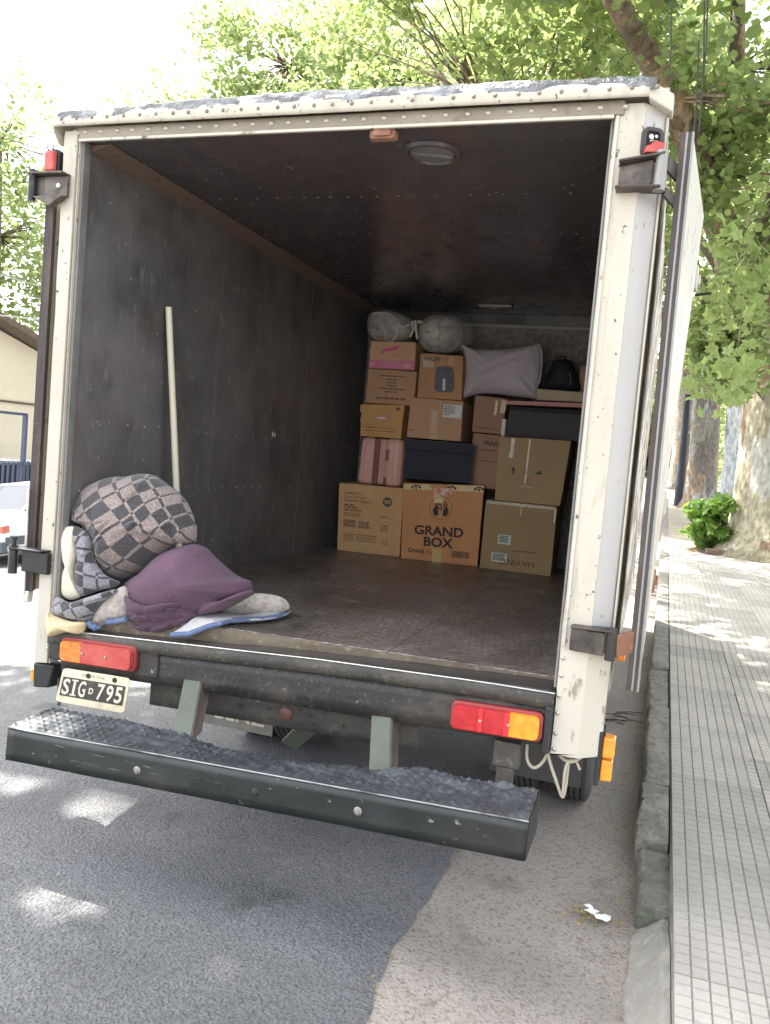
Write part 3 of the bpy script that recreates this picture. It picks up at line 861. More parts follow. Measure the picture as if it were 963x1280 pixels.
# outer skins
mb = MB(); mb.box(-.105, -.033, .105, DP + .06, .80, 2.81); mb.build('side_panel', cream, truck, bevel=.004)
mb = MB()
mb.grid(70, 40, lambda u, v: (2.2455 + .004 * noise.noise(Vector((0, u * 30, v * 14))) - .012 * (v < .02), .102 + (DP - .04) * u, .80 + 2.0 * v))
mb.build('side_panel', peel, truck, smooth=True, angle=60, solid=.012)
mb = MB(); mb.box(W + .033, 2.236, .105, DP + .06, .80, 2.81); mb.build('side_core', rubber_brown, truck)
mb = MB(); mb.box(-.10, 2.24, DP + .062, DP + .10, .80, 2.81); mb.build('front_panel', cream, truck)
# roof with a lumpy bitumen seal along the rear edge
mb = MB()
mb.grid(30, 20, lambda u, v: (-.10 + 2.345 * u, .03 + (DP + .06) * v, 2.862 + .035 * math.sin(math.pi * u)))
mb.build('roof', cream2, truck, smooth=True, angle=180, solid=.02)


def rooftop(x): return 2.866 + .02 * math.sin(math.pi * (x + .1) / 2.35)


mb = MB()
nx, nv = 160, 12
def bit(u, v):
    x = -.095 + 2.30 * u
    a = v * math.pi
    low = .012 + .014 * noise.noise(Vector((x * 4, 1, 0))) + .012 * noise.noise(Vector((x * 15, 2, 0)))
    if v < .25:
        y = -.030 - .005; z = rooftop(x) - .02 + low * 0 - (.25 - v) * 4 * (.008 + .014 * max(0, noise.noise(Vector((x * 3.3, 6, 0))) + .2))
    else:
        t = (v - .25) / .75
        y = -.036 + .20 * t * t; z = rooftop(x) - .018 + .05 * math.sin(min(1, t * 1.7) * math.pi / 2)
    q = Vector((x * 9, y * 9 + z * 5, v * 3))
    d = .006 * noise.noise(q) + .004 * noise.noise(q * 3)
    return (x, y - d * .5, z + d)
mb.grid(nx, nv, bit)
mb.build('roof_seal', bitumen, truck, smooth=True, angle=180, recalc=False)
# rear trim: cap moulding, rivet strip
mb = MB()
def cap(u, v):
    x = -.112 + 2.30 * u
    z0 = 2.822; z1 = rooftop(x) - .004
    return (x, -.030 - .004 * math.sin(math.pi * v) + .002 * noise.noise(Vector((x * 12, v, 0))), z0 + (z1 - z0) * v)
mb.grid(80, 4, cap)
mb.build('roof_trim', cream, truck, smooth=True, angle=50, solid=.006)
mb = MB()
mb.hexa([(2.186, -.034, 2.818), (2.262, .022, 2.792), (2.262, .09, 2.792), (2.186, .09, 2.818), (2.186, -.034, 2.872), (2.262, .022, 2.85), (2.262, .09, 2.85), (2.186, .09, 2.872)])
mb.build('corner_cap', cream2, truck, bevel=.006)
mb = MB()
mb.hexa([(-.125, .025, 2.77), (-.108, -.033, 2.80), (-.108, .09, 2.80), (-.125, .09, 2.77), (-.118, .022, 2.862), (-.106, -.034, 2.872), (-.106, .09, 2.872), (-.118, .09, 2.862)])
mb.build('corner_cap', cream2, truck, bevel=.004)
mb = MB(); mb.box(.0, W + .03, -.010, .03, CE - .002, 2.824); mb.build('header', header_m, truck, bevel=.003)
mb = MB(); mb.box(.0, W, -.012, .0, CE - .012, CE - .001); mb.build('header_lip', cream2, truck, bevel=.002)
mb = MB()
for k in range(29):
    x = .03 + k * .0745
    mb.lathe([(.0001, .006), (.006, .005), (.0095, 0)], 10, (x + random.uniform(-.004, .004), -.0105, 2.803), (0, -1, 0))
prop(mb.build('header_rivets', rivet_m, truck, smooth=True, angle=60), kind='stuff')
mb = MB()
for k in range(32):
    x = -.07 + k * .0735
    mb.lathe([(.0001, .006), (.005, .005), (.008, 0)], 10, (x + random.uniform(-.004, .004), -.036, 2.848), (0, -1, 0))
prop(mb.build('trim_rivets', header_m, truck, smooth=True, angle=60), kind='stuff')

# corner posts (folded sheet)
def post(name, poly, z0, z1, mat, dz=0.):
    mb = MB(); n = 60; m = len(poly)
    for k in range(n + 1):
        z = z0 + (z1 - z0) * k / n
        for (x, y) in poly:
            q = Vector((x * 5, y * 5, z * 3))
            zz = z + (dz * (x - poly[0][0]) if k == 0 else 0)
            mb.v.append((x + .0022 * noise.noise(q * 2), y + .0028 * noise.noise(q + Vector((7, 0, 0))), zz))
    for k in range(n):
        for i in range(m):
            a = k * m + i; b = k * m + (i + 1) % m
            mb.f.append([a, b, b + m, a + m]); mb.m.append(0)
    mb.f.append(list(range(m))[::-1]); mb.m.append(0)
    mb.f.append([n * m + i for i in range(m)]); mb.m.append(0)
    return mb.build(name, mat, truck, smooth=True, angle=24)


post('corner_post', [(2.0855, 0), (2.180, 0), (2.180, .10), (2.0855, .10)], .88, 2.815, cream)
post('post_chamfer', [(2.1805, .001), (2.2435, .066), (2.2435, .10), (2.1805, .10)], .88, 2.812, chamfer_shade)
post('corner_post', [(-.104, .034), (-.078, 0), (-.0015, 0), (-.0015, .10), (-.104, .10)], .62, 2.815, cream, .1)
# lower patch sheet riveted over the right post
post('patch_sheet', [(2.0885, -.007), (2.178, -.007), (2.2505, .060), (2.2505, .092), (2.0885, .092)], .652, 1.02, cream2, .2)
mb = MB()
for z in (.675, .73, .80, .86, .93, .99, 1.05, 1.13, 1.21):
    mb.lathe([(.0001, .005), (.006, .004), (.0085, 0)], 10, (2.098, -.0075 if z < 1.02 else .0, z), (0, -1, 0))
for z in (.69, .83, 1.05, 1.4):
    mb.lathe([(.0001, .005), (.006, .004), (.0085, 0)], 10, (-.018, 0, z), (0, -1, 0))
prop(mb.build('post_rivets', rivet_m, truck, smooth=True, angle=60), kind='stuff')
# grey jambs and edging inside the opening
mb = MB(); mb.box(.0005, .012, .012, .055, FL + .001, CE - .002); mb.build('door_jamb', jamb_m, truck, bevel=.003)
mb = MB(); mb.box(W - .010, W - .0005, .012, .10, FL + .001, CE - .002); mb.build('door_jamb', jamb_m, truck, bevel=.003)
mb = MB(); mb.box(W + .006, W + .016, -.006, .0, 1.03, 2.80); mb.build('edge_trim', cream2, truck, bevel=.002)
mb = MB(); mb.box(-.014, -.006, -.005, .0, .63, 2.80); mb.build('edge_trim', header_m, truck, bevel=.002)
mb = MB(); mb.box(2.2445, 2.252, .055, .10, 1.03, 2.79); mb.build('edge_trim', cream, truck, bevel=.002)

# hinge brackets
def plate_box(mb, x0, x1, z0, z1, y0, y1): mb.box(x0, x1, y0, y1, z0, z1)


# left upper
mb = MB(); mb.box(-.150, -.034, -.020, -.006, 2.548, 2.632); mb.box(-.212, -.150, -.016, -.004, 2.548, 2.632)
mb.hexa([(-.212, -.05, 2.632), (-.04, -.05, 2.632), (-.034, .03, 2.632), (-.212, .03, 2.632), (-.212, -.05, 2.644), (-.04, -.05, 2.642), (-.034, .03, 2.642), (-.212, .03, 2.644)])
mb.prism([(-.19, 2.546), (-.036, 2.546), (-.10, 2.506)], lambda p: (p[0], -.045, p[1]), lambda p: (p[0], -.01, p[1]))
hl = mb.build('hinge_bracket', hinge_m, truck, bevel=.004)
mb = MB(); mb.cyl((-.20, -.03, 2.53), (-.20, -.03, 2.655), .016, 12); mb.build('hinge_pin', hinge_dark, hl, smooth=True)
mb = MB(); mb.lathe([(.0001, .007), (.01, .006), (.012, 0)], 10, (-.075, -.02, 2.592), (0, -1, 0)); mb.build('hinge_bolt', rivet_m, hl, smooth=True)
# left lower
mb = MB(); mb.box(-.150, -.018, -.030, -.004, 1.006, 1.096)
mb.hexa([(-.20, -.055, 1.096), (-.04, -.05, 1.098), (-.02, .02, 1.098), (-.20, .02, 1.096), (-.20, -.055, 1.106), (-.04, -.05, 1.106), (-.02, .02, 1.106), (-.20, .02, 1.106)])
hl = mb.build('hinge_bracket', hinge_dark, truck, bevel=.006)
mb = MB(); mb.cyl((-.193, -.03, .992), (-.193, -.03, 1.112), .019, 14); mb.cyl((-.193, -.03, 1.112), (-.193, -.03, 1.140), .011, 10); mb.cyl((-.193, -.03, 1.138), (-.193, -.03, 1.15), .016, 10); mb.build('hinge_pin', hinge_dark, hl, smooth=True)
# right upper: channel on the chamfer plus arms to the door
mb = MB()
mb.hexa([(2.118, -.022, 2.540), (2.222, -.020, 2.552), (2.222, .03, 2.552), (2.118, .0, 2.540), (2.118, -.022, 2.612), (2.222, -.020, 2.632), (2.222, .03, 2.632), (2.118, .0, 2.612)])
mb.hexa([(2.116, -.060, 2.612), (2.255, -.040, 2.640), (2.262, .03, 2.640), (2.116, .0, 2.612), (2.116, -.060, 2.621), (2.255, -.040, 2.649), (2.262, .03, 2.649), (2.116, .0, 2.621)])
mb.hexa([(2.112, -.060, 2.532), (2.25, -.050, 2.535), (2.26, .03, 2.535), (2.112, .0, 2.532), (2.112, -.060, 2.540), (2.25, -.050, 2.543), (2.26, .03, 2.543), (2.112, .0, 2.540)])
hr = mb.build('hinge_bracket', hinge_m, truck, bevel=.004)
mb = MB(); mb.cyl((2.246, -.02, 2.530), (2.246, -.02, 2.655), .019, 14); mb.build('hinge_pin', rivet_dark, hr, smooth=True)
mb = MB(); mb.bar((2.262, .0, 2.625), (2.318, .10, 2.60), .012, .05); mb.bar((2.262, .0, 2.535), (2.318, .08, 2.50), .012, .03); mb.build('hinge_arm', hinge_m, hr, bevel=.003)
# right lower
mb = MB()
mb.hexa([(2.116, -.036, 1.028), (2.228, -.034, 1.022), (2.228, .025, 1.022), (2.116, -.008, 1.028), (2.116, -.036, 1.104), (2.228, -.034, 1.10), (2.228, .025, 1.10), (2.116, -.008, 1.104)])
mb.hexa([(2.114, -.055, 1.104), (2.25, -.05, 1.106), (2.258, .03, 1.106), (2.114, .0, 1.104), (2.114, -.055, 1.111), (2.25, -.05, 1.113), (2.258, .03, 1.113), (2.114, .0, 1.111)])
hr = mb.build('hinge_bracket', hinge_m, truck, bevel=.005)
mb = MB(); mb.cyl((2.248, -.03, 1.012), (2.248, -.03, 1.120), .017, 14); mb.build('hinge_pin', hinge_dark, hr, smooth=True)
mb = MB(); mb.bar((2.262, -.02, 1.06), (2.322, .06, 1.07), .014, .075); mb.build('hinge_arm', rust_m, hr, bevel=.003)

# rear doors, folded back along the sides
def door(N, F, z0, z1, flip, ragged):
    N = Vector(N); F = Vector(F); d = (F - N).normalized(); nrm = Vector((d.y, -d.x, 0)) * flip
    up = Vector((0, 0, 1))
    L = (F - N).length
    th = .036
    mb = MB(); h_ = nrm * (th / 2 - .003); s_ = d * .014
    lean = Vector((.016, 0, 0)) if flip > 0 else Vector((0, 0, 0)); leanF = Vector((-.054, 0, 0)) if flip > 0 else Vector((0, 0, 0))
    A_, B_ = N + s_, F
    mb.hexa([A_ + lean - h_ + up * z0, A_ + lean + h_ + up * z0, B_ + leanF + h_ + up * z0, B_ + leanF - h_ + up * z0, A_ - h_ + up * z1, A_ + h_ + up * z1, B_ + h_ + up * z1, B_ - h_ + up * z1])
    root = mb.build('rear_door', cream2, truck, bevel=.004)
    mb = MB()
    for off, w, mi in ((-.0145, .016, 0), (-.0025, .0065, 1), (.0065, .011, 2), (.0155, .006, 1)):
        n = 30
        for k in range(n):
            za = z0 + (z1 - z0) * k / n; zb = z0 + (z1 - z0) * (k + 1) / n
            j = .0015 * noise.noise(Vector((off * 50, za * 6, 0)))
            mb.obox(N + lean * ((z1 - (za + zb) / 2) / (z1 - z0)) + nrm * (off) + d * (.004 + j) + up * ((za + zb) / 2), d * .010, nrm * (w / 2), up * ((zb - za) / 2 - .0002), mi)
    mb.build('door_seal', [rubber_brown, rivet_dark if flip > 0 else rubber_brown, rubber], root)
    return root, d, nrm


rd, dd, nn = door((2.316, .045, 0), (2.395, .93, 0), .905, 2.735, 1, True)
for z in (1.18, 1.52, 2.47):
    mb = MB(); c0 = Vector((2.395 - .054 * (2.735 - z) / 1.83, .93, z)) - dd * .02; mb.obox(c0 + nn * .022, dd * .03, nn * .005, Vector((0, 0, .05)), 0); mb.obox(c0 + nn * .03 + dd * .03, dd * .012, nn * .006, Vector((0, 0, .02)), 0)
    mb.build('door_hinge_strap', rust_m if z == 1.18 else cream2, rd, bevel=.003)
mb = MB(); mb.cyl(Vector((2.39, .90, 2.40)) + nn * .02, Vector((2.44, .86, 2.40)) + nn * .03, .006, 8); mb.build('latch_rod', hinge_dark, rd)
ld, dd2, nn2 = door((-.165, .04, 0), (-.21, 1.0, 0), .915, 2.56, -1, True)
mb = MB(); mb.bar((-.172, .022, .90), (-.178, .022, 1.35), .01, .012); mb.hexa([(-.176, .02, .865), (-.150, .02, .865), (-.150, .05, .865), (-.176, .05, .865), (-.182, .02, .914), (-.146, .02, .914), (-.146, .05, .914), (-.182, .05, .914)])
mb.build('door_edge_strip', bright_metal, ld, bevel=.003)

# marker lamps high on the corners
mb = MB(); mb.prism(rrect(.068, .10, .016), lambda p: (-.133 + p[0], -.002, 2.697 + p[1]), lambda p: (-.133 + p[0], .03, 2.697 + p[1]))
mk = mb.build('marker_lamp', black_plastic, truck, bevel=.004)
mb = MB(); mb.prism(rrect(.048, .082, .012), lambda p: (-.130 + p[0], -.026, 2.692 + p[1]), lambda p: (-.130 + p[0] * 1.1, -.003, 2.692 + p[1] * 1.05)); mb.build('red_lens', lens_faded, mk, bevel=.008)
mb = MB(); mb.cyl((-.15, -.012, 2.742), (-.15, -.012, 2.762), .006, 8); mb.cyl((-.122, -.012, 2.742), (-.122, -.012, 2.76), .005, 8); mb.build('lamp_bolt', rivet_m, mk)
# right: broken lens hanging in its rubber frame
ch = Vector((.0645, .034, 0)).normalized(); cn = Vector((ch.y, -ch.x, 0))
cc = Vector((2.205, .0135, 2.69))
o1 = rrect(.070, .094, .02); o2 = rrect(.048, .072, .013)
mb = MB(); n = len(o1)
def cp(p, e): return cc + ch * p[0] + Vector((0, 0, p[1])) + cn * e
vs = [cp(p, .001) for p in o1] + [cp(p, .016) for p in o1] + [cp(p, .016) for p in o2] + [cp(p, .002) for p in o2]
fs = []
for a in range(3):
    for i in range(n): fs.append((a * n + i, a * n + (i + 1) % n, (a + 1) * n + (i + 1) % n, (a + 1) * n + i))
fs.append(tuple(3 * n + i for i in range(n)))
mb.add(vs, fs)
mk = mb.build('marker_lamp', rubber, truck, smooth=True, angle=50)
mb = MB(); mb.cyl(cp((-.006, .018), .003), cp((-.006, .018), .014), .008, 10); mb.cyl(cp((.008, .012), .004), cp((-.012, .002), .014), .004, 8); mb.cyl(cp((.012, .022), .003), cp((.012, .022), .012), .005, 8); mb.build('lamp_holder', bright_metal, mk, smooth=True)
mb = MB(); mb.prism([(-.03, -.04), (.03, -.034), (.034, -.004), (.0, .002), (-.012, -.012), (-.028, -.02)], lambda p: cp(p, .012), lambda p: cp(p, .034)); mb.build('red_lens', lens_faded, mk, bevel=.003)

# rear beam below the sill
mb = MB()
mb.grid(60, 3, lambda u, v: (.06 + 2.03 * u, .002 + .004 * noise.noise(Vector((u * 14, v * 2, 1))), (.612 + .034 * (.06 + 2.03 * u)) * (1 - v) + (sill(.06 + 2.03 * u) - .042) * v))
mb.build('rear_beam', steel_dark, truck, solid=.012, smooth=True, angle=60)
mb = MB()
def cross_z(x): return .497 + .028 * x
mb.grid(40, 3, lambda u, v: (.44 + 1.16 * u, .09 + .003 * noise.noise(Vector((u * 14, v * 2, 1))), cross_z(.44 + 1.16 * u) * (1 - v) + .64 * v))
cm = mb.build('cross_member', steel_grime, truck, solid=.01, smooth=True, angle=60)
mb = MB()
for x, z, r in ((.86, .575, .013), (.985, .59, .006), (1.0, .55, .006), (1.12, .61, .005), (1.16, .595, .005), (1.13, .555, .005), (1.18, .565, .005), (1.3, .58, .006), (1.45, .6, .006), (1.22, .62, .004), (.95, .54, .004)):
    mb.lathe([(.0001, 0), (r * .8, 0), (r, .002)], 12, (x, .082, z), (0, -1, 0))
mb.build('bolt_hole', chassis_m, cm, smooth=True)
mb = MB(); mb.lathe([(.0001, .006), (.022, .005), (.027, .001), (.028, 0)], 24, (1.058, .082, .583), (0, -1, 0)); mb.build('reflector', M('dull_reflector', (.16, .05, .04), .5, layers=[((.08, .05, .04), 20, .4, .6, U1, .8)]), cm, smooth=True, angle=40)
mb = MB(); mb.box(2.058, 2.0845, -.03, .03, .66, .822); mb.build('beam_end', black_plastic, truck, bevel=.006)
mb = MB(); mb.box(.004, .072, -.02, .03, .655, .765); mb.build('beam_end', steel_dark, truck, bevel=.006)
mb = MB(); mb.box(.438, .53, -.012, .0, .655, .76); mb.build('junction_box', steel_dark, truck, bevel=.006)

# chassis
mb = MB()
for x in (.62, 1.46): mb.box(x, x + .06, .11, 5.2, .56, .70)
for k in range(6): mb.box(.68, 1.46, .9 + .7 * k, .96 + .7 * k, .58, .68)
mb.cyl((.2, 1.28, .42), (2.2, 1.28, .42), .06, 12); mb.lathe([(.02, -.16), (.12, -.10), (.17, 0), (.12, .10), (.02, .16)], 16, (1.08, 1.28, .42), (0, 1, 0))
mb.build('chassis', chassis_m, truck)
for x in (.66, 1.49):
    mb = MB(); mb.tube([(x, .5, .58), (x, .9, .47), (x, 1.28, .43), (x, 1.7, .47), (x, 2.1, .58)], [.035, .045, .055, .045, .035], 6); mb.build('leaf_spring', chassis_m, truck)
mb = MB(); mb.bar((1.135, .16, .53), (.94, .42, .33), .075, .02, up=(0, 1, .5)); mb.build('brace', green_paint, truck, bevel=.004)


def wheel(x0, x1, y, zc, r):
    xm = (x0 + x1) / 2; w = x1 - x0
    hw_ = w / 2
    prof = [(r * .56, -hw_ * .8), (r * .72, -hw_ * .98), (r * .88, -hw_), (r * .955, -hw_ * .9), (r * .985, -hw_ * .72)]
    for k in range(5):
        c0 = -hw_ * .66 + k * hw_ * 1.32 / 4
        e = hw_ * .11
        prof += [(r, c0 - e), (r, c0 + e), (r * .968, c0 + e + .002), (r * .968, c0 + hw_ * .33 - e - .002)] if k < 4 else [(r, c0 - e), (r, c0 + e)]
    prof += [(r * .985, hw_ * .78), (r * .955, hw_ * .9), (r * .88, hw_), (r * .72, hw_ * .98), (r * .56, hw_ * .8)]
    wr = empty_child('wheel', truck)
    mb = MB(); mb.lathe(prof, 48, (xm, y, zc), (1, 0, 0)); mb.build('tyre', rubber, wr, smooth=True, angle=35)
    mb = MB(); mb.lathe([(.03, -.02), (r * .2, -.02), (r * .3, .03), (r * .5, .04), (r * .56, hw_ * .75), (r * .58, hw_ * .8), (r * .58, -hw_ * .8), (r * .5, -hw_ * .6), (.03, -hw_ * .5)], 24, (xm, y, zc), (1, 0, 0)); mb.build('rim', steel_grime, wr, smooth=True, angle=35)


def empty_child(name, parent):
    o = bpy.data.objects.new(name, None); o.empty_display_size = .1
    link(o, parent)
    return o


for x0, x1 in ((2.03, 2.19), (1.80, 1.96), (.57, .755), (.335, .52)):
    wheel(x0, x1, 1.28, .40, .365)
# cab and front axle, mostly hidden by the body
mb = MB()
prof = [(3.72, .55), (5.55, .55), (5.62, 1.1), (5.45, 1.35), (5.05, 2.2), (3.72, 2.25)]
mb.prism(prof, lambda p: (.12, p[0], p[1]), lambda p: (1.98, p[0], p[1])); mb.build('cab', cream, truck, bevel=.05)
mb = MB(); mb.hexa([(.25, 5.47, 1.42), (1.85, 5.47, 1.42), (1.85, 5.10, 2.12), (.25, 5.10, 2.12), (.25, 5.49, 1.43), (1.85, 5.49, 1.43), (1.85, 5.12, 2.13), (.25, 5.12, 2.13)]); mb.build('windscreen', black_plastic, truck)
for x0, x1 in ((1.80, 1.99), (.12, .31)): wheel(x0, x1, 4.85, .51, .365)

# mud flaps
mb = MB(); mb.box(.352, .722, .70, .712, .236, .33); mf = mb.build('mud_flap', M('grey_flap', (.24, .225, .20), .7, layers=[((.13, .12, .105), 8, .45, .65, U1, .8)], bump=.2, bscale=30), truck, bevel=.003)
fr = Frame((.352, .70, .36), (.722, .70, .36), (.722, .70, .212), (.352, .70, .212), 0)
mb = MB(); fr.text(mb, 'BENZ', .14, .43, .105, .012, .002, 1.05); mb.build('flap_lettering', plate_white, mf, recalc=False)
mb = MB(); mb.box(1.76, 2.16, .78, .79, .26, .60); mb.build('mud_flap', rubber, truck)

# bumper with its legs
bx0, bx1 = .148, 2.078
def bz(x): return .492 + (.567 - .492) * (x - bx0) / (bx1 - bx0)
mb = MB()
mb.grid(60, 4, lambda u, v: (bx0 + (bx1 - bx0) * u - .005 * (1 - v), -.38 + .003 * noise.noise(Vector((u * 8, v, 0))), bz(bx0 + (bx1 - bx0) * u) - .122 * (1 - v)))
bump_o = mb.build('bumper', bumper_m, truck, solid=.006, smooth=True, angle=60)
mb = MB()
NX, NY = 430, 48
rows = 9
def crumple(x, y):
    k = max(0, min(1, (x - .35) / .4))
    a = noise.noise(Vector((x * 5, y * 6, 0))) * .016 + (abs(noise.noise(Vector((x * 11, y * 13, 3)))) - .25) * .020 + noise.noise(Vector((x * 26, y * 26, 6))) * .004
    return a * (.12 + .88 * k)
def tread(u, v):
    x = bx0 - .004 + (bx1 - bx0 + .002) * u; y = -.382 + .235 * v
    z = bz(x) + .004
    edge = min(1, v / .05)
    sag = math.exp(-((x - 1.13) / .42) ** 2) - .25 * math.exp(-((x - 1.66) / .10) ** 2)
    z += crumple(x, y) * min(1, v * 2.2 + .05) + .009 * v - .046 * sag * v ** 1.3
    wx = x; wy = y
    if x > .5: wx += .02 * noise.noise(Vector((x * 9, y * 9, 1))); wy += .02 * noise.noise(Vector((x * 9, y * 9, 5)))
    # raised tear-drop bars in alternating directions
    p = .034
    gxx, gyy = wx / p, wy / p
    ci, cj = math.floor(gxx), math.floor(gyy)
    lx, ly = gxx - ci - .5, gyy - cj - .5
    s = 1 if (ci + cj) % 2 == 0 else -1
    a1 = (lx + s * ly) * .7071; b1 = (lx - s * ly) * .7071
    h = 1 - (a1 / .52) ** 2 - (b1 / .16) ** 2
    if h > 0 and v > .06: z += .0052 * min(1, h * 2.0) * (1 if x < .5 or x > 1.7 else max(.15, .75 + .9 * noise.noise(Vector((x * 5, y * 9, 11)))))
    return (x, y, z)
mb.grid(NX, NY, tread)
mb.build('bumper_tread', tread_m, bump_o, smooth=True, angle=180, recalc=False)
mb = MB()
mb.grid(30, 1, lambda u, v: (bx0 + (bx1 - bx0) * u, -.150, bz(bx0 + (bx1 - bx0) * u) - .055 - .067 * v)); mb.grid(30, 1, lambda u, v: (bx0 + (bx1 - bx0) * u, -.38 + .233 * v, bz(bx0 + (bx1 - bx0) * u) - .122))
mb.build('bumper_back', bumper_m, bump_o, recalc=False)
mb = MB()
for xa in (bx0 - .004, bx1 - .002):
    mb = MB(); mb.hexa([(xa, -.379, bz(xa) - .12), (xa + .005, -.379, bz(xa) - .12), (xa + .005, -.15, bz(xa) - .12), (xa, -.15, bz(xa) - .12), (xa, -.379, bz(xa) + .002), (xa + .005, -.379, bz(xa) + .002), (xa + .005, -.15, bz(xa) + .012), (xa, -.15, bz(xa) + .012)])
    mb.build('bumper_end', bumper_m, bump_o)
mb = MB()
for x, z, m_ in ((.715, .447, rivet_dark), (1.175, .466, chassis_m), (1.54, .482, rivet_dark)):
    mb = MB(); mb.lathe([(.0001, .009), (.008, .008), (.011, .003), (.015, .0)], 8, (x, -.384, z), (0, -1, 0)); mb.build('bumper_bolt', m_, bump_o)
mb = MB(); mb.tube([(bx0 + (bx1 - bx0) * k / 30, -.3835 + .001 * noise.noise(Vector((k, 0, 0))), bz(bx0 + (bx1 - bx0) * k / 30) + .002) for k in range(31)], .0028, 6); mb.build('worn_edge', M('worn_edge', (.30, .30, .29), .35, .5, layers=[((.05, .05, .05), 12, .48, .62, (.5, 1, 1), .9)]), bump_o)  # worn top edge, its highlight put in as a brighter strip
for x in (.648, 1.437):
    mb = MB()
    a = Vector((x, -.004, .672)); b = Vector((x + .058, -.16, .49))
    mb.hexa([b, b + Vector((.078, 0, .004)), b + Vector((.078, .012, .01)), b + Vector((0, .012, .01)), a, a + Vector((.074, 0, .004)), a + Vector((.074, .012, .006)), a + Vector((0, .012, .006))])
    lg = mb.build('bumper_leg', green_paint, truck, bevel=.003)
    mb = MB()
    a2 = a + Vector((.074, .001, 0)); b2 = b + Vector((.078, .001, 0))
    mb.hexa([b2, b2 + Vector((.006, 0, 0)), b2 + Vector((.006, .07, .02)), b2 + Vector((0, .07, .02)), a2, a2 + Vector((.006, 0, 0)), a2 + Vector((.006, .09, 0)), a2 + Vector((0, .09, 0))])
    mb.build('leg_flange', rust_m if 0 else M('brown_flange', (.10, .075, .06), .7, layers=[((.05, .04, .035), 9, .45, .65, U1, .8)], bump=.3, bscale=40), lg)
mb = MB(); mb.box(1.893, 1.985, -.002, .05, .575, .665); mb.box(1.908, 1.966, .0, .045, .50, .574); mb.cyl((1.935, .02, .46), (1.935, .02, .50), .03, 12); mb.build('tow_bracket', steel_grime, truck, bevel=.004)

# tail lamps
def tail_lamp(x0, x1, zl, zr, h, spec, red):
    w = x1 - x0; cx = (x0 + x1) / 2; sl = (zr - zl) / w; cz = (zl + zr) / 2 + h / 2
    def P(p, y): return (cx + p[0], y, cz + p[1] + sl * p[0])
    mb = MB(); mb.prism(rrect(w, h, .022), lambda p: P(p, -.030), lambda p: P(p, .004)); root = mb.build('tail_lamp', housing_m, truck, bevel=.006)
    w2 = w - .022; h2 = h - .022
    for name, a, b, mat, ex in spec:
        xa = -w2 / 2 + w2 * a; xb = -w2 / 2 + w2 * b
        poly = rrect(w2, h2, .018, 5)
        pl = []
        for p in poly: pl.append((min(max(p[0], xa), xb), p[1]))
        q = []
        for p in pl:
            if not q or abs(p[0] - q[-1][0]) + abs(p[1] - q[-1][1]) > 1e-5: q.append(p)
        if abs(q[0][0] - q[-1][0]) + abs(q[0][1] - q[-1][1]) < 1e-5: q.pop()
        mb = MB(); mb.prism(q, lambda p: P((p[0], p[1] * .97), -.050 - ex), lambda p: P(p, -.026))
        mb.build(name, mat, root, bevel=.004)
    mb = MB()
    for a in (.33, .66): mb.lathe([(.0001, .005), (.005, .004), (.006, 0)], 8, P((-w2 / 2 + w2 * a, .0), -.052), (0, -1, 0))
    mb.build('lens_screw', rivet_m, root)
    return root


tail_lamp(.076, .437, .656, .668, .106, [('amber_lens', 0, .295, M('dusty_amber', (.66, .23, .03), .35, layers=[((.5, .12, .04), 20, .42, .62, (1, 1, 2), .8), ((.8, .42, .1), 30, .55, .7, U1, .6)], bump=.4, bscale=60), 0), ('red_lens', .297, .68, lens_faded, 0), ('red_lens', .682, 1, lens_faded, .002)], lens_faded)
tail_lamp(1.735, 2.056, .684, .693, .104, [('red_lens', 0, .30, lens_red, 0), ('red_reflector', .302, .36, lens_bright, .003), ('red_lens', .362, .60, lens_red, 0), ('red_reflector', .602, .66, lens_bright, .003), ('amber_lens', .662, 1, lens_amber, 0)], lens_red)
# side marker below the left post
mb = MB(); mb.hexa([(-.098, .02, .505), (-.018, .02, .515), (.0, .10, .515), (-.10, .10, .505), (-.103, .02, .612), (.006, .02, .617), (.006, .10, .617), (-.103, .10, .612)]); ml = mb.build('side_marker', black_plastic, truck, bevel=.008)
mb = MB(); mb.box(-.122, -.1045, .03, .07, .525, .58); mb.build('amber_lens', lens_amber, ml, bevel=.004)
mb = MB(); mb.tube([(.02, .04, .56), (.035, .02, .535), (.06, .0, .50), (.075, -.02, .47)], .006, 6); mb.build('loose_cable', rubber, truck)
# side marker at the right post
mb = MB(); mb.box(2.236, 2.252, .05, .14, .555, .745); mb.cyl((2.225, .08, .745), (2.26, .08, .745), .02, 12); ml = mb.build('side_marker', black_plastic, truck, bevel=.004)
mb = MB(); mb.prism(rrect(.06, .076, .008), lambda p: (2.254, .092 + p[0], .688 + p[1]), lambda p: (2.295, .092 + p[0] * .92, .688 + p[1] * .92)); mb.build('amber_lens', lens_amber, ml, bevel=.005)
mb = MB(); mb.prism(rrect(.06, .076, .008), lambda p: (2.254, .092 + p[0], .608 + p[1]), lambda p: (2.293, .092 + p[0] * .92, .608 + p[1] * .92)); mb.build('amber_lens', lens_amber, ml, bevel=.005)
mb = MB(); mb.box(2.25, 2.285, 1.0, 1.06, .79, .85); mb.build('side_marker', lens_amber, truck, bevel=.005)

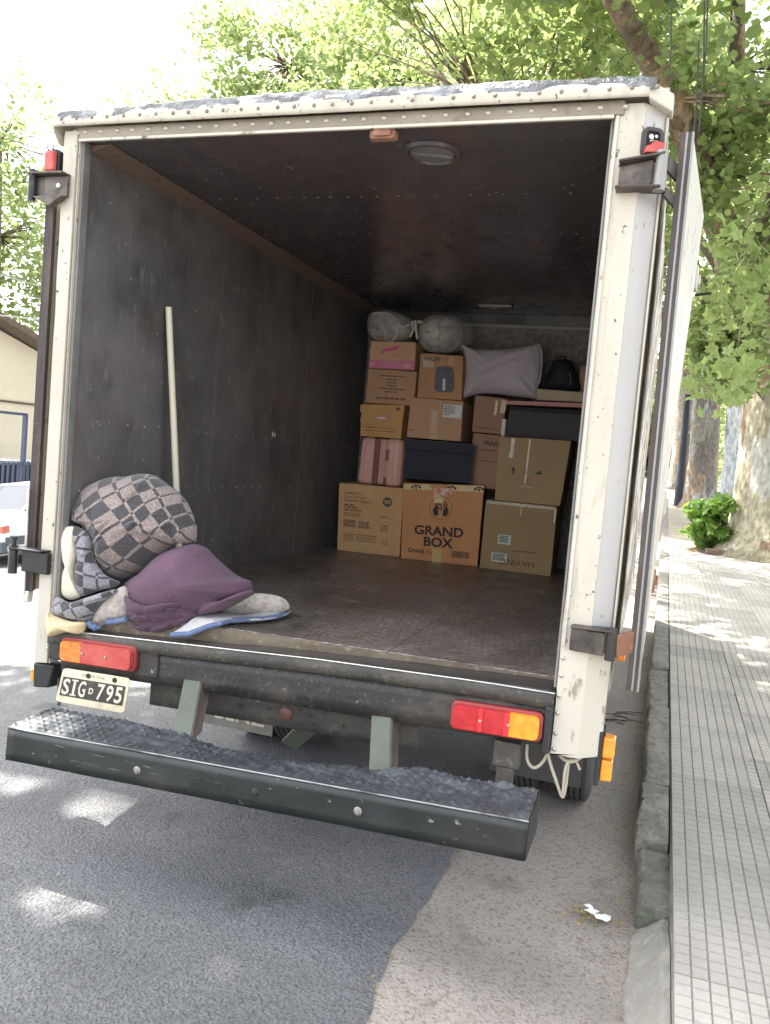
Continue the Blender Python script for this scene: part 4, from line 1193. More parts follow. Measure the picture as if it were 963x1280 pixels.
# licence plate, hanging skewed
fr = Frame((.111, -.052, .640), (.432, -.052, .650), (.417, -.056, .506), (.086, -.056, .497), 0)
def pp(u, v, e): return fr.P(u, v, e)
mb = MB(); pr = rrect(1, 1, .07, 4)
mb.prism([(p[0] + .5, p[1] + .5) for p in pr], lambda p: pp(p[0], p[1], 0), lambda p: pp(p[0], p[1], -.004)); pl = mb.build('licence_plate', plate_cream, truck)
mb = MB(); mb.grid(2, 2, lambda a, b: pp(.035 + .93 * a, .20 + .56 * b, .0015)); pf = mb.build('plate_field', plate_black, pl, recalc=False)
mb = MB()
def glyph(ch_, u0, u1, v0, v1, bold):
    vs, fs = text_geo(ch_, bold)
    xs = [p[0] for p in vs]; zs = [p[1] for p in vs]
    a0, a1, b0, b1 = min(xs), max(xs), min(zs), max(zs)
    mb.add([pp(u0 + (u1 - u0) * (x - a0) / (a1 - a0), v0 + (v1 - v0) * (y - b0) / (b1 - b0), .0035) for x, y in vs], fs)
for ch_, u0, u1 in (('S', .06, .165), ('G', .30, .405), ('7', .575, .68), ('9', .71, .81), ('5', .835, .94)):
    glyph(ch_, u0, u1, .25, .72, .02)
glyph('D', .455, .52, .38, .56, .03)
# serifs of the pressed I
mb.add([pp(.215, .27, .0034), pp(.25, .27, .0034), pp(.25, .70, .0034), pp(.215, .70, .0034)], [(0, 1, 2, 3)])
mb.add([pp(.185, .25, .0036), pp(.28, .25, .0036), pp(.28, .29, .0036), pp(.185, .29, .0036), pp(.185, .68, .0036), pp(.28, .68, .0036), pp(.28, .72, .0036), pp(.185, .72, .0036)], [(0, 1, 2, 3), (4, 5, 6, 7)])
mb.build('plate_characters', plate_white, pl, recalc=False)
mb = MB(); fr.text(mb, 'ARGENTINA', .30, .84, .020, 0, .0015); mb.build('plate_lettering', M('plate_grey', (.30, .29, .24), .6), pl, recalc=False)
mb = MB()
for u, v in ((.40, .885), (.79, .885)): mb.lathe([(.0001, .005), (.009, .004), (.011, 0)], 12, pp(u, v, .001), (0, -1, 0))
mb.build('plate_bolt', chassis_m, pl, smooth=True, angle=50)

# rope ends knotted under the right post
rope = MB()
def rp(pts, r, y0=.03):
    P = [at_y(a, b, y0 + c) for a, b, c in pts]
    out = []
    for i in range(len(P) - 1):
        p0 = P[max(i - 1, 0)]; p1 = P[i]; p2 = P[i + 1]; p3 = P[min(i + 2, len(P) - 1)]
        for k in range(12):
            t = k / 12
            out.append(.5 * ((2 * p1) + (p2 - p0) * t + (2 * p0 - 5 * p1 + 4 * p2 - p3) * t * t + (3 * p1 - p0 - 3 * p2 + p3) * t ** 3))
    out.append(P[-1])
    n_ = len(out)
    for ph in (0, 2 * math.pi / 3, 4 * math.pi / 3):      # three twisted strands
        st = []
        for i in range(n_):
            t = (out[min(i + 1, n_ - 1)] - out[max(i - 1, 0)]).normalized()
            a = t.cross(Vector((0, 1, .01))).normalized(); b = t.cross(a)
            w_ = ph + i * 1.25
            st.append(out[i] + (a * math.cos(w_) + b * math.sin(w_)) * r * .5)
        rope.tube(st, r * .62, 6)
rp([(659, 931, 0), (659, 948, -.01), (664, 958, -.02), (671, 959, -.02), (679, 952, -.01), (685, 941, 0), (688, 932, .01)], .0055)
rp([(684, 930, 0), (687, 950, -.01), (695, 975, -.02), (703, 996, -.02), (707, 984, -.02), (709, 968, -.01), (711, 953, 0)], .0055)
rp([(703, 996, -.02), (705, 975, -.025), (707, 960, -.02), (712, 951, -.01), (720, 952, 0), (725, 962, 0)], .0045)
rp([(697, 940, .02), (705, 949, .0), (714, 952, -.01), (724, 948, .0), (733, 940, .02)], .0065)
rp([(699, 938, .03), (710, 946, .01), (722, 945, .01), (729, 938, .03)], .005)
prop(rope.build('rope', rope_m, smooth=True), 'knotted beige rope dangling under the right rear post of the truck', 'rope')

# ------------------------------------------------------------------ cartons
def carton(name, label, TL, TR, BR, BL, depth, mat, cat='box', seams=True, bulge=.005, bevel=.004):
    fr = Frame(TL, TR, BR, BL, bulge)
    u = (fr.BR - fr.BL); back = Vector((-u.y, u.x, 0)).normalized() * depth
    mb = MB(); n = 8
    mb.grid(n, n, lambda a, b: fr.P(a, b) + fr.n * .003 * noise.noise(Vector((a * 3, b * 3, len(name) + TL[0] * 9))) + Vector((.004 * noise.noise(Vector((b * 5, TL[2] * 7, a * 2))), 0, (.005 if b > .99 else 0) * noise.noise(Vector((a * 4, TL[0] * 7, TL[2]))))))
    b0 = len(mb.v)
    for b in range(2):
        for a in range(2): mb.v.append(tuple(fr.P(a, b) + back))
    g = lambda i, j: j * (n + 1) + i
    A, B, C, D = b0, b0 + 1, b0 + 3, b0 + 2
    mb.f += [[A, D, C, B]] ; mb.m += [0]
    mb.f.append([g(i, n) for i in range(n + 1)] + [C, D]); mb.m.append(0)
    mb.f.append([g(i, 0) for i in range(n, -1, -1)] + [A, B]); mb.m.append(0)
    mb.f.append([g(0, j) for j in range(n + 1)] + [D, A]); mb.m.append(0)
    mb.f.append([g(n, j) for j in range(n, -1, -1)] + [B, C]); mb.m.append(0)
    o = mb.build(name, mat, bevel=bevel)
    prop(o, label, cat, 'cartons stacked at the front of the cargo box')
    if seams:
        # closing flaps on the lid
        t0 = fr.TL; t1 = fr.TR; up = Vector((0, 0, .003))
        mb = MB()
        for a, b in ((.02, .497), (.503, .98)):
            q = [t0.lerp(t1, .015) + back * a, t0.lerp(t1, .985) + back * a, t0.lerp(t1, .985) + back * b, t0.lerp(t1, .015) + back * b]
            mb.hexa([p + up * .1 for p in q] + [p + up for p in q])
        mb.build('flap', mat, o)
    return o, fr


def lines(fr, mb, u0, u1, v, h, seed, words=5):
    r = random.Random(seed)
    u = u0
    while u < u1 - .01:
        w = min(u1 - u, r.uniform(.4, 1.6) * h * 2 / fr.W)
        mb.add([fr.P(u, v, .0018), fr.P(u + w, v, .0018), fr.P(u + w, v + h / fr.H, .0018), fr.P(u, v + h / fr.H, .0018)], [(0, 1, 2, 3)])
        u += w + .5 * h / fr.W


# bottom row
o, fr = carton('carton', 'tan carton covered in small print with a round dark seal, bottom left of the stack', (.097, 2.91, 1.386), (.588, 2.975, 1.386), (.595, 2.975, .881), (.124, 2.91, .881), .5, k_tan)
mb = MB()
for i, (t, v, h, bo) in enumerate((('6 MOST FRESH', .845, .030, .02), ('Assorted Stock', .795, .026, .015), ('Superior Quality', .74, .032, .02))):
    fr.text(mb, t, .09, v, h, bo)
for i, v in enumerate((.68, .645, .605)): lines(fr, mb, .09, .26 + .05 * i, v, .012, i)
for i, v in enumerate((.56, .53)): lines(fr, mb, .09, .34, v, .007, 10 + i)
for i, v in enumerate((.45, .425, .395, .37)): lines(fr, mb, .09, .27 + .03 * (i % 2), v, .010, 20 + i); lines(fr, mb, .33, .50, v - .005, .010, 30 + i)
for i, v in enumerate((.42, .385, .35)): lines(fr, mb, .68, .80, v, .010, 40 + i)
fr.text(mb, 'Fragile', .65, .55, .022, .01)
mb.build('print', ink_soft, o, recalc=False)
mb = MB()
for i, v in enumerate((.255, .225, .195, .165)): lines(fr, mb, .09, .27, v, .006, 50 + i); lines(fr, mb, .30, .62, v, .007, 60 + i)
fr.text(mb, '12 kg', .70, .21, .024, .01); fr.text(mb, '18 kg', .70, .155, .024, .01)
mb.build('print', ink_soft, o, recalc=False)
mb = MB(); cxx, cyy, rr = .76, .785, .036
ring = [fr.P(cxx + rr * math.cos(a * math.pi / 14) / fr.W, cyy + rr * math.sin(a * math.pi / 14) / fr.H, .002) for a in range(28)]
mb.add(ring, [tuple(range(28))]); sl_ = mb.build('seal', M('seal_grey', (.10, .085, .07), .8), o, recalc=False)
mb = MB(); fr.text(mb, 'DC', cxx - .042, cyy - .022, .034, .03, .004); mb.build('seal_lettering', k_light, sl_, recalc=False)
mb = MB()
for v in (.18, .34, .50, .65, .80, .93): mb.add([fr.P(.965, v - .012, .002), fr.P(.99, v - .014, .002), fr.P(.993, v + .008, .002), fr.P(.97, v + .012, .002)], [(0, 1, 2, 3)])
mb.build('staple', tape_clear, o, recalc=False)
fr.patch('tape', .36, .50, .0, .10, tape_tan, o)
fr.patch('tape', .44, .52, .95, 1., tape_tan, o)

o, fr = carton('carton', 'orange brown carton printed GRAND BOX under a hands and heart logo', (.600, 2.905, 1.428), (1.176, 2.99, 1.462), (1.182, 2.99, .881), (.628, 2.905, .881), .52, k_orange)
fr.patch('tape', -.0, 1., .925, .998, tape_yellow, o, .0016, 10, 2)
fr.patch('tape', .39, .51, .765, .924, tape_yellow, o, .0016)
fr.patch('tape', .41, .53, .0, .17, tape_yellow, o, .0016)
mb = MB(); q = [(.40, .885), (.44, .868), (.47, .88), (.50, .862), (.55, .872), (.62, .885), (.635, .93), (.60, .965), (.52, .955), (.44, .968), (.405, .945)]
mb.add([fr.P(a, b, .0035) for a, b in q], [tuple(range(len(q)))]); mb.build('torn_label', red_tape, o, recalc=False)
mb = MB()
fr.text(mb, 'GRAND', .475, .345, .093, .030, .002, 1.10, 0, 'c'); fr.text(mb, 'BOX', .475, .20, .093, .030, .002, 1.10, 0, 'c')
fr.text(mb, 'Grand', .09, .10, .046, .022); 
mb.build('lettering', ink, o, recalc=False)
mb = MB(); fr.text(mb, '_life', .275, .10, .046, .0); mb.build('lettering', ink_soft, o, recalc=False)
mb = MB(); cu_, cv_ = .485, .70
def ringp(r0, r1, a0=0, a1=2 * math.pi, n=40, e=.002, du=0, dv=0):
    vs = []
    for k in range(n + 1):
        a = a0 + (a1 - a0) * k / n
        for r_ in (r0, r1): vs.append(fr.P(cu_ + (du + r_ * math.cos(a)) / fr.W, cv_ + (dv + r_ * math.sin(a)) / fr.H, e))
    mb.add(vs, [(2 * k, 2 * k + 1, 2 * k + 3, 2 * k + 2) for k in range(n)])
ringp(.079, .082)
for s in (-1, 1):
    palm = [(s * .015, -.052), (s * .045, -.052), (s * .057, -.03), (s * .055, -.006), (s * .044, .004), (s * .047, .03), (s * .040, .032), (s * .032, .008), (s * .018, -.015)]
    mb.add([fr.P(cu_ + a / fr.W, cv_ + b / fr.H, .002) for a, b in palm], [tuple(range(len(palm)))])
    for k in range(3):
        bx = s * (.022 + .010 * k)
        mb.add([fr.P(cu_ + (bx + da) / fr.W, cv_ + db / fr.H, .003) for da, db in ((-.003, -.058), (.003, -.058), (.003, -.03), (-.003, -.03))], [(0, 1, 2, 3)])
    h = []
    for k in range(13):
        t = k / 12 * math.pi
        h.append((s * .034 * math.sin(t) ** 3 * .95, (13 * math.cos(t) - 5 * math.cos(2 * t) - 2 * math.cos(3 * t) - math.cos(4 * t)) / 17 * .032 + .012))
    vs = []
    for k, (a, b) in enumerate(h):
        for sc in (1., .74): vs.append(fr.P(cu_ + a * sc / fr.W, cv_ + ((b - .012) * sc + .012) / fr.H, .0022))
    mb.add(vs, [(2 * k, 2 * k + 1, 2 * k + 3, 2 * k + 2) for k in range(12)])
ringp(.012, .019, 0, 2 * math.pi, 16, .0026, -.012, .012)
ringp(.034, .041, .4, 1.35, 10, .0026, .006, .014)
mb.build('logo', ink, o, recalc=False)
mb = MB()
for cx0 in (.16, .60, .94):
    for k in range(24):
        pass
    vs = []
    for k in range(17):
        a = math.pi * k / 16
        for r_ in (1., .62): vs.append(fr.P(cx0 + .065 * math.cos(a) * r_, .935 + .048 * math.sin(a) * r_ + .006, .0032))
    mb.add([v for v in vs], [(2 * k, 2 * k + 1, 2 * k + 3, 2 * k + 2) for k in range(16)])
    vs = [fr.P(cx0 + .016 * math.cos(k * math.pi / 6), .948 + .016 * math.sin(k * math.pi / 6), .0034) for k in range(12)]
    mb.add(vs, [tuple(range(12))])
mb.build('tape_print', ink, o, recalc=False)
mb = MB(); r_ = random.Random(4); u_ = .655
while u_ < .885:
    w_ = r_.choice((.003, .005, .008)); mb.add([fr.P(u_, .085, .002), fr.P(u_ + w_, .085, .002), fr.P(u_ + w_, .165, .002), fr.P(u_, .165, .002)], [(0, 1, 2, 3)]); u_ += w_ + r_.choice((.002, .004, .005))
mb.build('barcode', ink, o, recalc=False)

o, fr = carton('carton', 'olive brown carton with two pale labels standing on the floor beside the GRAND BOX carton', (1.210, 2.93, 1.366), (1.711, 2.945, 1.366), (1.709, 2.945, .881), (1.209, 2.93, .881), .5, k_olive)
for (a, b, c_, d_) in ((.225, .405, .385, .525), (.155, .375, .12, .255)):
    lb = fr.patch('label_sticker', a, b, c_, d_, label_green, o, .002)
    mb = MB()
    for i in range(5): lines(fr, mb, a + .02, b - .03, c_ + (d_ - c_) * (.2 + .15 * i), .006, 70 + i + int(a * 50))
    for v_ in mb.v: pass
    mb.v = [tuple(Vector(v_) + fr.n * .002) for v_ in mb.v]
    mb.build('label_print', ink, lb, recalc=False)
mb = MB(); fr.text(mb, 'HAVING', .77, .175, .058, .008, .002, 1.15, 1); mb.build('lettering', M('faded_ink', (.12, .08, .05), .85), o, recalc=False)
mb = MB(); lines(fr, mb, .43, .78, .30, .010, 91); mb.build('print', ink_soft, o, recalc=False)
fr.patch('tape', .02, .97, .955, .998, tape_clear, o, .0016, 8, 2).data.materials[0] = M('glossy_olive_tape', (.36, .26, .14), .2, spec=.7, bump=.6, bscale=40)
fr.patch('tape', .965, .985, .76, .96, tape_clear, o, .002)
fr.patch('tape', .50, .515, .82, .95, tape_clear, o, .002).data.materials[0] = tape_tan

o, fr = carton('carton', 'plain olive carton with small handling symbols and torn clear tape', (1.254, 2.975, 1.822), (1.752, 2.985, 1.826), (1.722, 2.985, 1.372), (1.262, 2.975, 1.370), .5, k_olive2)
fr.patch('tape', .175, .225, .74, .99, tape_clear, o, .002); fr.patch('tape', .16, .22, .68, .75, tape_clear, o, .002)
fr.patch('tape', .425, .45, .30, .99, tape_clear, o, .002, 2, 12)
mb = MB()
mb.add([fr.P(a, b, .002) for a, b in ((.235, .44), (.265, .44), (.265, .48), (.28, .48), (.255, .54), (.23, .54), (.215, .48), (.235, .48))], [(0, 1, 2, 3, 4, 5, 6, 7)])
mb.add([fr.P(a, b, .002) for a, b in ((.40, .45), (.46, .45), (.43, .50))], [(0, 1, 2)])
mb.add([fr.P(a, b, .002) for a, b in ((.56, .47), (.60, .45), (.66, .46), (.67, .48), (.62, .52), (.60, .49))], [(0, 1, 2, 3, 4, 5)])
mb.build('handling_symbols', ink_green, o, recalc=False)
mb = MB()
for i in range(9):
    a = .36 + random.uniform(0, .18); b = .22 + random.uniform(0, .06)
    mb.add([fr.P(a, b, .003), fr.P(a + .02, b + .01, .003), fr.P(a + .012, b + .03, .003)], [(0, 1, 2)])
mb.build('tape_scrap', tape_clear, o, recalc=False)

# second layer left
o, fr = carton('carton', 'honey coloured archive carton with a cut-out handle on top of the pink suitcase', (.177, 3.03, 1.985), (.511, 3.035, 2.0), (.509, 3.035, 1.752), (.186, 3.03, 1.750), .36, k_honey)
fr.patch('lid_edge', -.015, 1.015, .76, 1.0, k_honey, o, .006, 4, 2)
mb = MB(); pr = rrect(.085, .028, .013, 4)
mb.add([fr.P(.50 + p[0] / fr.W, .62 + p[1] / fr.H, .0025) for p in pr], [tuple(range(len(pr)))]); hd = mb.build('hand_hole', M('hole_pink', (.55, .25, .27), .8), o, recalc=False)
mb = MB(); mb.add([fr.P(.50 + p[0] * .8 / fr.W, .595 + p[1] * .5 / fr.H, .004) for p in pr], [tuple(range(len(pr)))]); mb.build('paper_edge', label_white, hd, recalc=False)
mb = MB(); mb.add([fr.P(a, b, .008) for a, b in ((.83, .84), (.92, .84), (.92, .93), (.83, .93))], [(0, 1, 2, 3)]); lines(fr, mb, .10, .80, .28, .006, 5); lines(fr, mb, .10, .84, .18, .006, 6)
for a, b, c_, d_ in ((.07, .88, .08, .085), (.07, .88, .36, .365), (.07, .075, .085, .36), (.875, .88, .085, .36)): mb.add([fr.P(a, c_, .002), fr.P(b, c_, .002), fr.P(b, d_, .002), fr.P(a, d_, .002)], [(0, 1, 2, 3)])
mb.build('print', ink_soft, o, recalc=False)

o, fr = carton('carton', 'plain brown carton with a white shipping label in the middle of the stack', (.558, 3.03, 2.060), (.957, 3.035, 2.055), (.962, 3.035, 1.766), (.553, 3.03, 1.768), .42, k_brown)
lb = fr.patch('shipping_label', .64, .985, .57, .90, label_white, o, .002)
mb = MB()
for i in range(5): lines(fr, mb, .66, .66 + (.2 if i else .1), .63 + i * .05, .007, 100 + i)
mb.v = [tuple(Vector(v_) + fr.n * .002) for v_ in mb.v]; mb.build('label_print', ink_soft, lb, recalc=False)
fr.patch('tape', .43, .55, .0, 1., tape_tan, o, .0016); fr.patch('tape', .575, .595, .72, .98, tape_clear, o, .003)
mb = MB(); lines(fr, mb, .04, .12, .17, .012, 7); mb.build('print', ink_soft, o, recalc=False)

o, fr = carton('carton', 'brown carton printed with centred lines of text below the pink printed box', (.193, 3.075, 2.262), (.574, 3.08, 2.256), (.570, 3.08, 2.005), (.190, 3.075, 2.003), .4, k_brown)
mb = MB()
for i, (v, a) in enumerate(((.80, .27), (.70, .12), (.61, .11), (.52, .10), (.43, .27), (.34, .13))): lines(fr, mb, .52 - a, .52 + a, v, .010, 110 + i)
lines(fr, mb, .22, .82, .14, .014, 120)
mb.build('print', ink_soft, o, recalc=False)

o, fr = carton('carton', 'light carton with a pink wave and pink script, top left of the stack', (.195, 3.075, 2.466), (.547, 3.08, 2.472), (.552, 3.08, 2.266), (.193, 3.075, 2.268), .36, k_light)
mb = MB(); n = 30
vs = []
for k in range(n + 1):
    u_ = k / n; top = .335 - .05 * math.sin(u_ * 2.6) + .06 * u_ * u_
    vs += [fr.P(u_, .0, .002), fr.P(u_, top, .002)]
mb.add(vs, [(2 * k, 2 * k + 2, 2 * k + 3, 2 * k + 1) for k in range(n)]); wave = mb.build('pink_band', pink_soft, o, recalc=False)
mb = MB()
for k in range(2): mb.add([fr.P(a, b, .003) for a, b in ((.04 + .72 * k, .09), (.12 + .80 * k, .09), (.12 + .80 * k, .20), (.04 + .72 * k, .20))], [(0, 1, 2, 3)])
lines(fr, mb, .28, .68, .20, .006, 8); lines(fr, mb, .34, .62, .12, .006, 9)
mb.v = [tuple(Vector(v_) + fr.n * .0015) for v_ in mb.v]; mb.build('band_print', M('pink_pale', (.72, .42, .45), .8), wave, recalc=False)
mb = MB(); mb.add([fr.P(a, b, .002) for a, b in ((.27, .55), (.27, .66), (.32, .72), (.60, .83), (.64, .80), (.60, .72), (.34, .62), (.30, .53))], [tuple(range(8))])
mb.add([fr.P(a, b, .0022) for a, b in ((.40, .48), (.68, .545), (.66, .57), (.50, .53))], [(0, 1, 2, 3)])
mb.add([fr.P(a, b, .0022) for a, b in ((.34, .74), (.62, .86), (.78, .80), (.62, .81))], [(0, 1, 2, 3)])
mb.build('pink_script', pink_print, o, recalc=False)

o, fr = carton('carton', 'carton with a picture of a dark appliance and a white corner label', (.592, 3.07, 2.392), (.914, 3.075, 2.384), (.932, 3.075, 2.066), (.597, 3.07, 2.064), .36, k_dark if 0 else kraft('kraft_copper', (.52, .28, .145)))
lb = fr.patch('corner_label', .08, .33, .70, .93, M('label_buff', (.56, .46, .35), .7), o, .002)
mb = MB(); fr.text(mb, 'PHILIPS', .10, .845, .042, .012, .004, .95); lines(fr, mb, .10, .28, .76, .007, 3); mb.build('lettering', ink, lb, recalc=False)
mb = MB(); q = [(.37, .24), (.42, .17), (.60, .155), (.78, .17), (.835, .25), (.81, .65), (.77, .73), (.60, .745), (.42, .73), (.385, .64)]
mb.add([fr.P(a, b, .002) for a, b in q], [tuple(range(len(q)))]); ap = mb.build('appliance_print', fryer_print, o, recalc=False)
mb = MB(); mb.add([fr.P(a, b, .004) for a, b in ((.565, .20), (.63, .20), (.63, .45), (.61, .47), (.575, .47), (.565, .44))], [tuple(range(6))]); mb.build('handle_print', label_white, ap, recalc=False)
mb = MB(); mb.add([fr.P(a, b, .004) for a, b in ((.40, .58), (.79, .58), (.79, .61), (.40, .61))], [(0, 1, 2, 3)]); mb.build('rim_print', M('print_grey', (.12, .11, .13), .6), ap, recalc=False)
fr.patch('tape', .46, .56, .78, 1., tape_tan, o, .002); fr.patch('tape', .68, .78, .78, 1., tape_tan, o, .002)

# middle column
o, fr = carton('carton', 'small reddish brown carton with two strips of tape left of the charcoal drawer box', (1.016, 3.14, 2.113), (1.255, 3.14, 2.100), (1.234, 3.14, 1.842), (1.016, 3.14, 1.848), .36, k_dark)
fr.patch('tape', .66, .74, .52, .93, tape_clear, o, .002); fr.patch('tape', .84, 1., .60, .96, tape_tan, o, .002)
mb = MB(); lines(fr, mb, .1, .85, .12, .010, 13); mb.build('print', ink_soft, o, recalc=False)
o, fr = carton('carton', 'tall dark reddish carton half hidden behind the plain olive carton', (1.028, 3.14, 1.838), (1.228, 3.14, 1.836), (1.234, 3.14, 1.44), (1.033, 3.14, 1.44), .36, k_dark, seams=False)
mb = MB(); fr.text(mb, 'FRAGIL', .42, .80, .045, .01); lines(fr, mb, .35, .85, .70, .006, 14); lines(fr, mb, .35, .85, .5, .006, 15); mb.build('print', ink, o, recalc=False)
carton('carton', 'hidden brown carton that carries the tall dark reddish carton', (1.03, 3.46, 1.436), (1.40, 3.46, 1.436), (1.40, 3.46, .881), (1.03, 3.46, .881), .05, k_dark, seams=False) if 0 else None

# suitcase
sc = empty('suitcase', (.36, 3.2, 1.39), 'pink ribbed hard suitcase with a brown middle band, lying between two cartons', 'suitcase')
def rbox(x0, x1, y0, y1, z0, z1, taper=0.): 
    mb = MB(); mb.hexa([(x0, y0, z0), (x1, y0, z0), (x1, y1, z0), (x0, y1, z0), (x0 + taper, y0, z1), (x1 - taper * .3, y0, z1), (x1 - taper * .3, y1, z1), (x0 + taper, y1, z1)]); return mb
rbox(.196, .352, 3.0, 3.45, 1.392, 1.745, .012).build('shell', case_pink, sc, bevel=.04, seg=5, smooth=True, angle=180)
rbox(.392, .540, 3.0, 3.45, 1.392, 1.748, .004).build('shell', case_pink, sc, bevel=.04, seg=5, smooth=True, angle=180)
for x in (.222, .252, .282, .312): 
    mb = MB(); mb.cyl((x, 3.0, 1.43), (x + .008, 3.0, 1.71), .007, 8); mb.build('rib', case_pink, sc, smooth=True)
for x in (.44, .475, .51):
    mb = MB(); mb.cyl((x, 3.0, 1.43), (x, 3.0, 1.71), .005, 8); mb.build('rib', case_pink, sc, smooth=True)
rbox(.33, .41, 3.012, 3.45, 1.396, 1.742).build('zip_band', M('zip_pink', (.55, .30, .26), .6), sc, bevel=.02)
rbox(.318, .362, 2.992, 3.44, 1.394, 1.744).build('band', case_brown, sc, bevel=.008)
mb = MB(); mb.bar((.43, 2.99, 1.58), (.43, 2.99, 1.665), .022, .012, up=(0, 1, 0)); mb.bar((.425, 2.99, 1.40), (.425, 2.99, 1.455), .022, .012, up=(0, 1, 0)); mb.build('handle', case_brown, sc, bevel=.004)

# navy tote
tt = empty('storage_bag', (.79, 3.25, 1.44), 'dark navy fabric storage bag with a folded top flap, standing on the GRAND BOX carton', 'bag')
mb = MB()
mb.grid(16, 12, lambda u, v: (.556 + .506 * u + .008 * noise.noise(Vector((v * 4, u * 3, 0))), 3.04 - .03 * math.sin(math.pi * u) * math.sin(math.pi * v) + .006 * noise.noise(Vector((u * 5, v * 5, 2))), 1.466 + .285 * v - .004 * (v - 1) * u))
mb.grid(1, 1, lambda u, v: (.556 + .506 * u, 3.04 + .4 * v, 1.751)); mb.grid(1, 1, lambda u, v: (1.062, 3.04 + .4 * u, 1.466 + .285 * v)); mb.grid(1, 1, lambda u, v: (.556, 3.04 + .4 * u, 1.466 + .285 * v)); mb.grid(1, 1, lambda u, v: (.556 + .506 * u, 3.44, 1.466 + .285 * v)); mb.grid(1, 1, lambda u, v: (.556 + .506 * u, 3.04 + .4 * v, 1.466))
mb.build('bag_body', tote_navy, tt, smooth=True, angle=50)
mb = MB(); mb.grid(20, 4, lambda u, v: (.550 + .518 * u, 3.008 - .018 * math.sin(math.pi * u) - .006 * math.sin(math.pi * v), 1.688 + .066 * v + .004 * noise.noise(Vector((u * 6, 0, 0))))); mb.build('bag_flap', tote_navy, tt, smooth=True, angle=60, solid=.008)

# charcoal drawer box with boards on top
db = empty('drawer_box', (1.55, 3.3, 1.83), 'charcoal fabric drawer box under a pink board on the right of the stack', 'box')
mb = MB(); mb.hexa([(1.272, 3.09, 1.832), (1.95, 3.09, 1.836), (1.95, 3.5, 1.836), (1.272, 3.5, 1.832), (1.290, 3.09, 2.046), (1.95, 3.09, 2.054), (1.95, 3.5, 2.054), (1.290, 3.5, 2.046)]); mb.build('drawer_body', dark_fabric, db, bevel=.012)
mb = MB(); mb.box(1.29, 1.95, 3.075, 3.088, 2.02, 2.048); mb.build('drawer_rim', black_fabric, db, bevel=.004)
mb = MB(); mb.box(1.238, 1.268, 3.10, 3.3, 1.83, 1.955); mb.build('corner_foam', label_white, db, bevel=.006)
mb = MB(); mb.hexa([(1.268, 3.05, 2.056), (1.97, 3.05, 2.070), (1.97, 3.46, 2.070), (1.268, 3.46, 2.056), (1.266, 3.05, 2.084), (1.97, 3.05, 2.102), (1.97, 3.46, 2.102), (1.266, 3.46, 2.084)]); prop(mb.build('board', pinkboard_m, bevel=.004), 'thin pink board lying on the charcoal drawer box', 'board')
mb = MB(); mb.hexa([(1.466, 3.12, 2.105), (1.96, 3.12, 2.112), (1.96, 3.48, 2.112), (1.466, 3.48, 2.105), (1.462, 3.12, 2.186), (1.96, 3.12, 2.176), (1.96, 3.48, 2.176), (1.462, 3.48, 2.186)]); prop(mb.build('board', beige_m, bevel=.005), 'thick beige slab lying on the pink board', 'board')
o, fr = carton('carton', 'little reddish carton squeezed between the black backpack and the right wall', (1.735, 3.25, 2.372), (1.93, 3.25, 2.374), (1.93, 3.25, 2.182), (1.748, 3.25, 2.182), .2, k_dark)
# dark wrapped thing filling the gap at the right wall
mb = MB(); mb.grid(10, 22, lambda u, v: (1.80 + .26 * u, 3.18 - .05 * math.sin(math.pi * u) + .03 * noise.noise(Vector((u * 3, v * 4, 0))), .882 + .93 * v))
mb.grid(4, 22, lambda u, v: (1.80, 3.18 + .3 * u, .882 + .93 * v)); mb.grid(4, 4, lambda u, v: (1.80 + .26 * u, 3.18 + .3 * v, 1.812))
o = prop(mb.build('wrapped_bundle', tote_navy, smooth=True, angle=60), 'tall dark wrapped bundle wedged between the olive cartons and the right wall', 'bundle')
mb = MB(); mb.grid(3, 2, lambda u, v: (1.86 + .14 * u, 3.125 - .01 * math.sin(u * 3), 1.36 + .03 * v)); mb.build('wrap_band', M('teal_band', (.06, .10, .10), .5), o)


# ------------------------------------------------------------------ soft things
def smooth_loop(pts, n):
    m = len(pts); out = []
    per = []
    for i in range(m):
        a = Vector(pts[i]); b = Vector(pts[(i + 1) % m]); per.append((b - a).length)
    tot = sum(per); cum = [0]
    for p in per: cum.append(cum[-1] + p)
    for k in range(n):
        s = tot * k / n
        i = max(j for j in range(m) if cum[j] <= s + 1e-9)
        t = (s - cum[i]) / per[i]
        p0, p1, p2, p3 = (Vector(pts[(i + q) % m]) for q in (-1, 0, 1, 2))
        out.append(.5 * ((2 * p1) + (p2 - p0) * t + (2 * p0 - 5 * p1 + 4 * p2 - p3) * t * t + (3 * p1 - p0 - 3 * p2 + p3) * t ** 3))
    return out


def seg_dist(p, poly):
    best = 1e9; side = 0
    for a, b in zip(poly[:-1], poly[1:]):
        ax, ay = a; bx, by = b; dx, dy = bx - ax, by - ay
        L2 = dx * dx + dy * dy
        t = max(0, min(1, ((p[0] - ax) * dx + (p[1] - ay) * dy) / L2))
        qx, qy = ax + dx * t, ay + dy * t
        d = math.hypot(p[0] - qx, p[1] - qy)
        if d < best: best = d; side = (p[0] - ax) * dy - (p[1] - ay) * dx
    return best, (1 if side > 0 else -1)


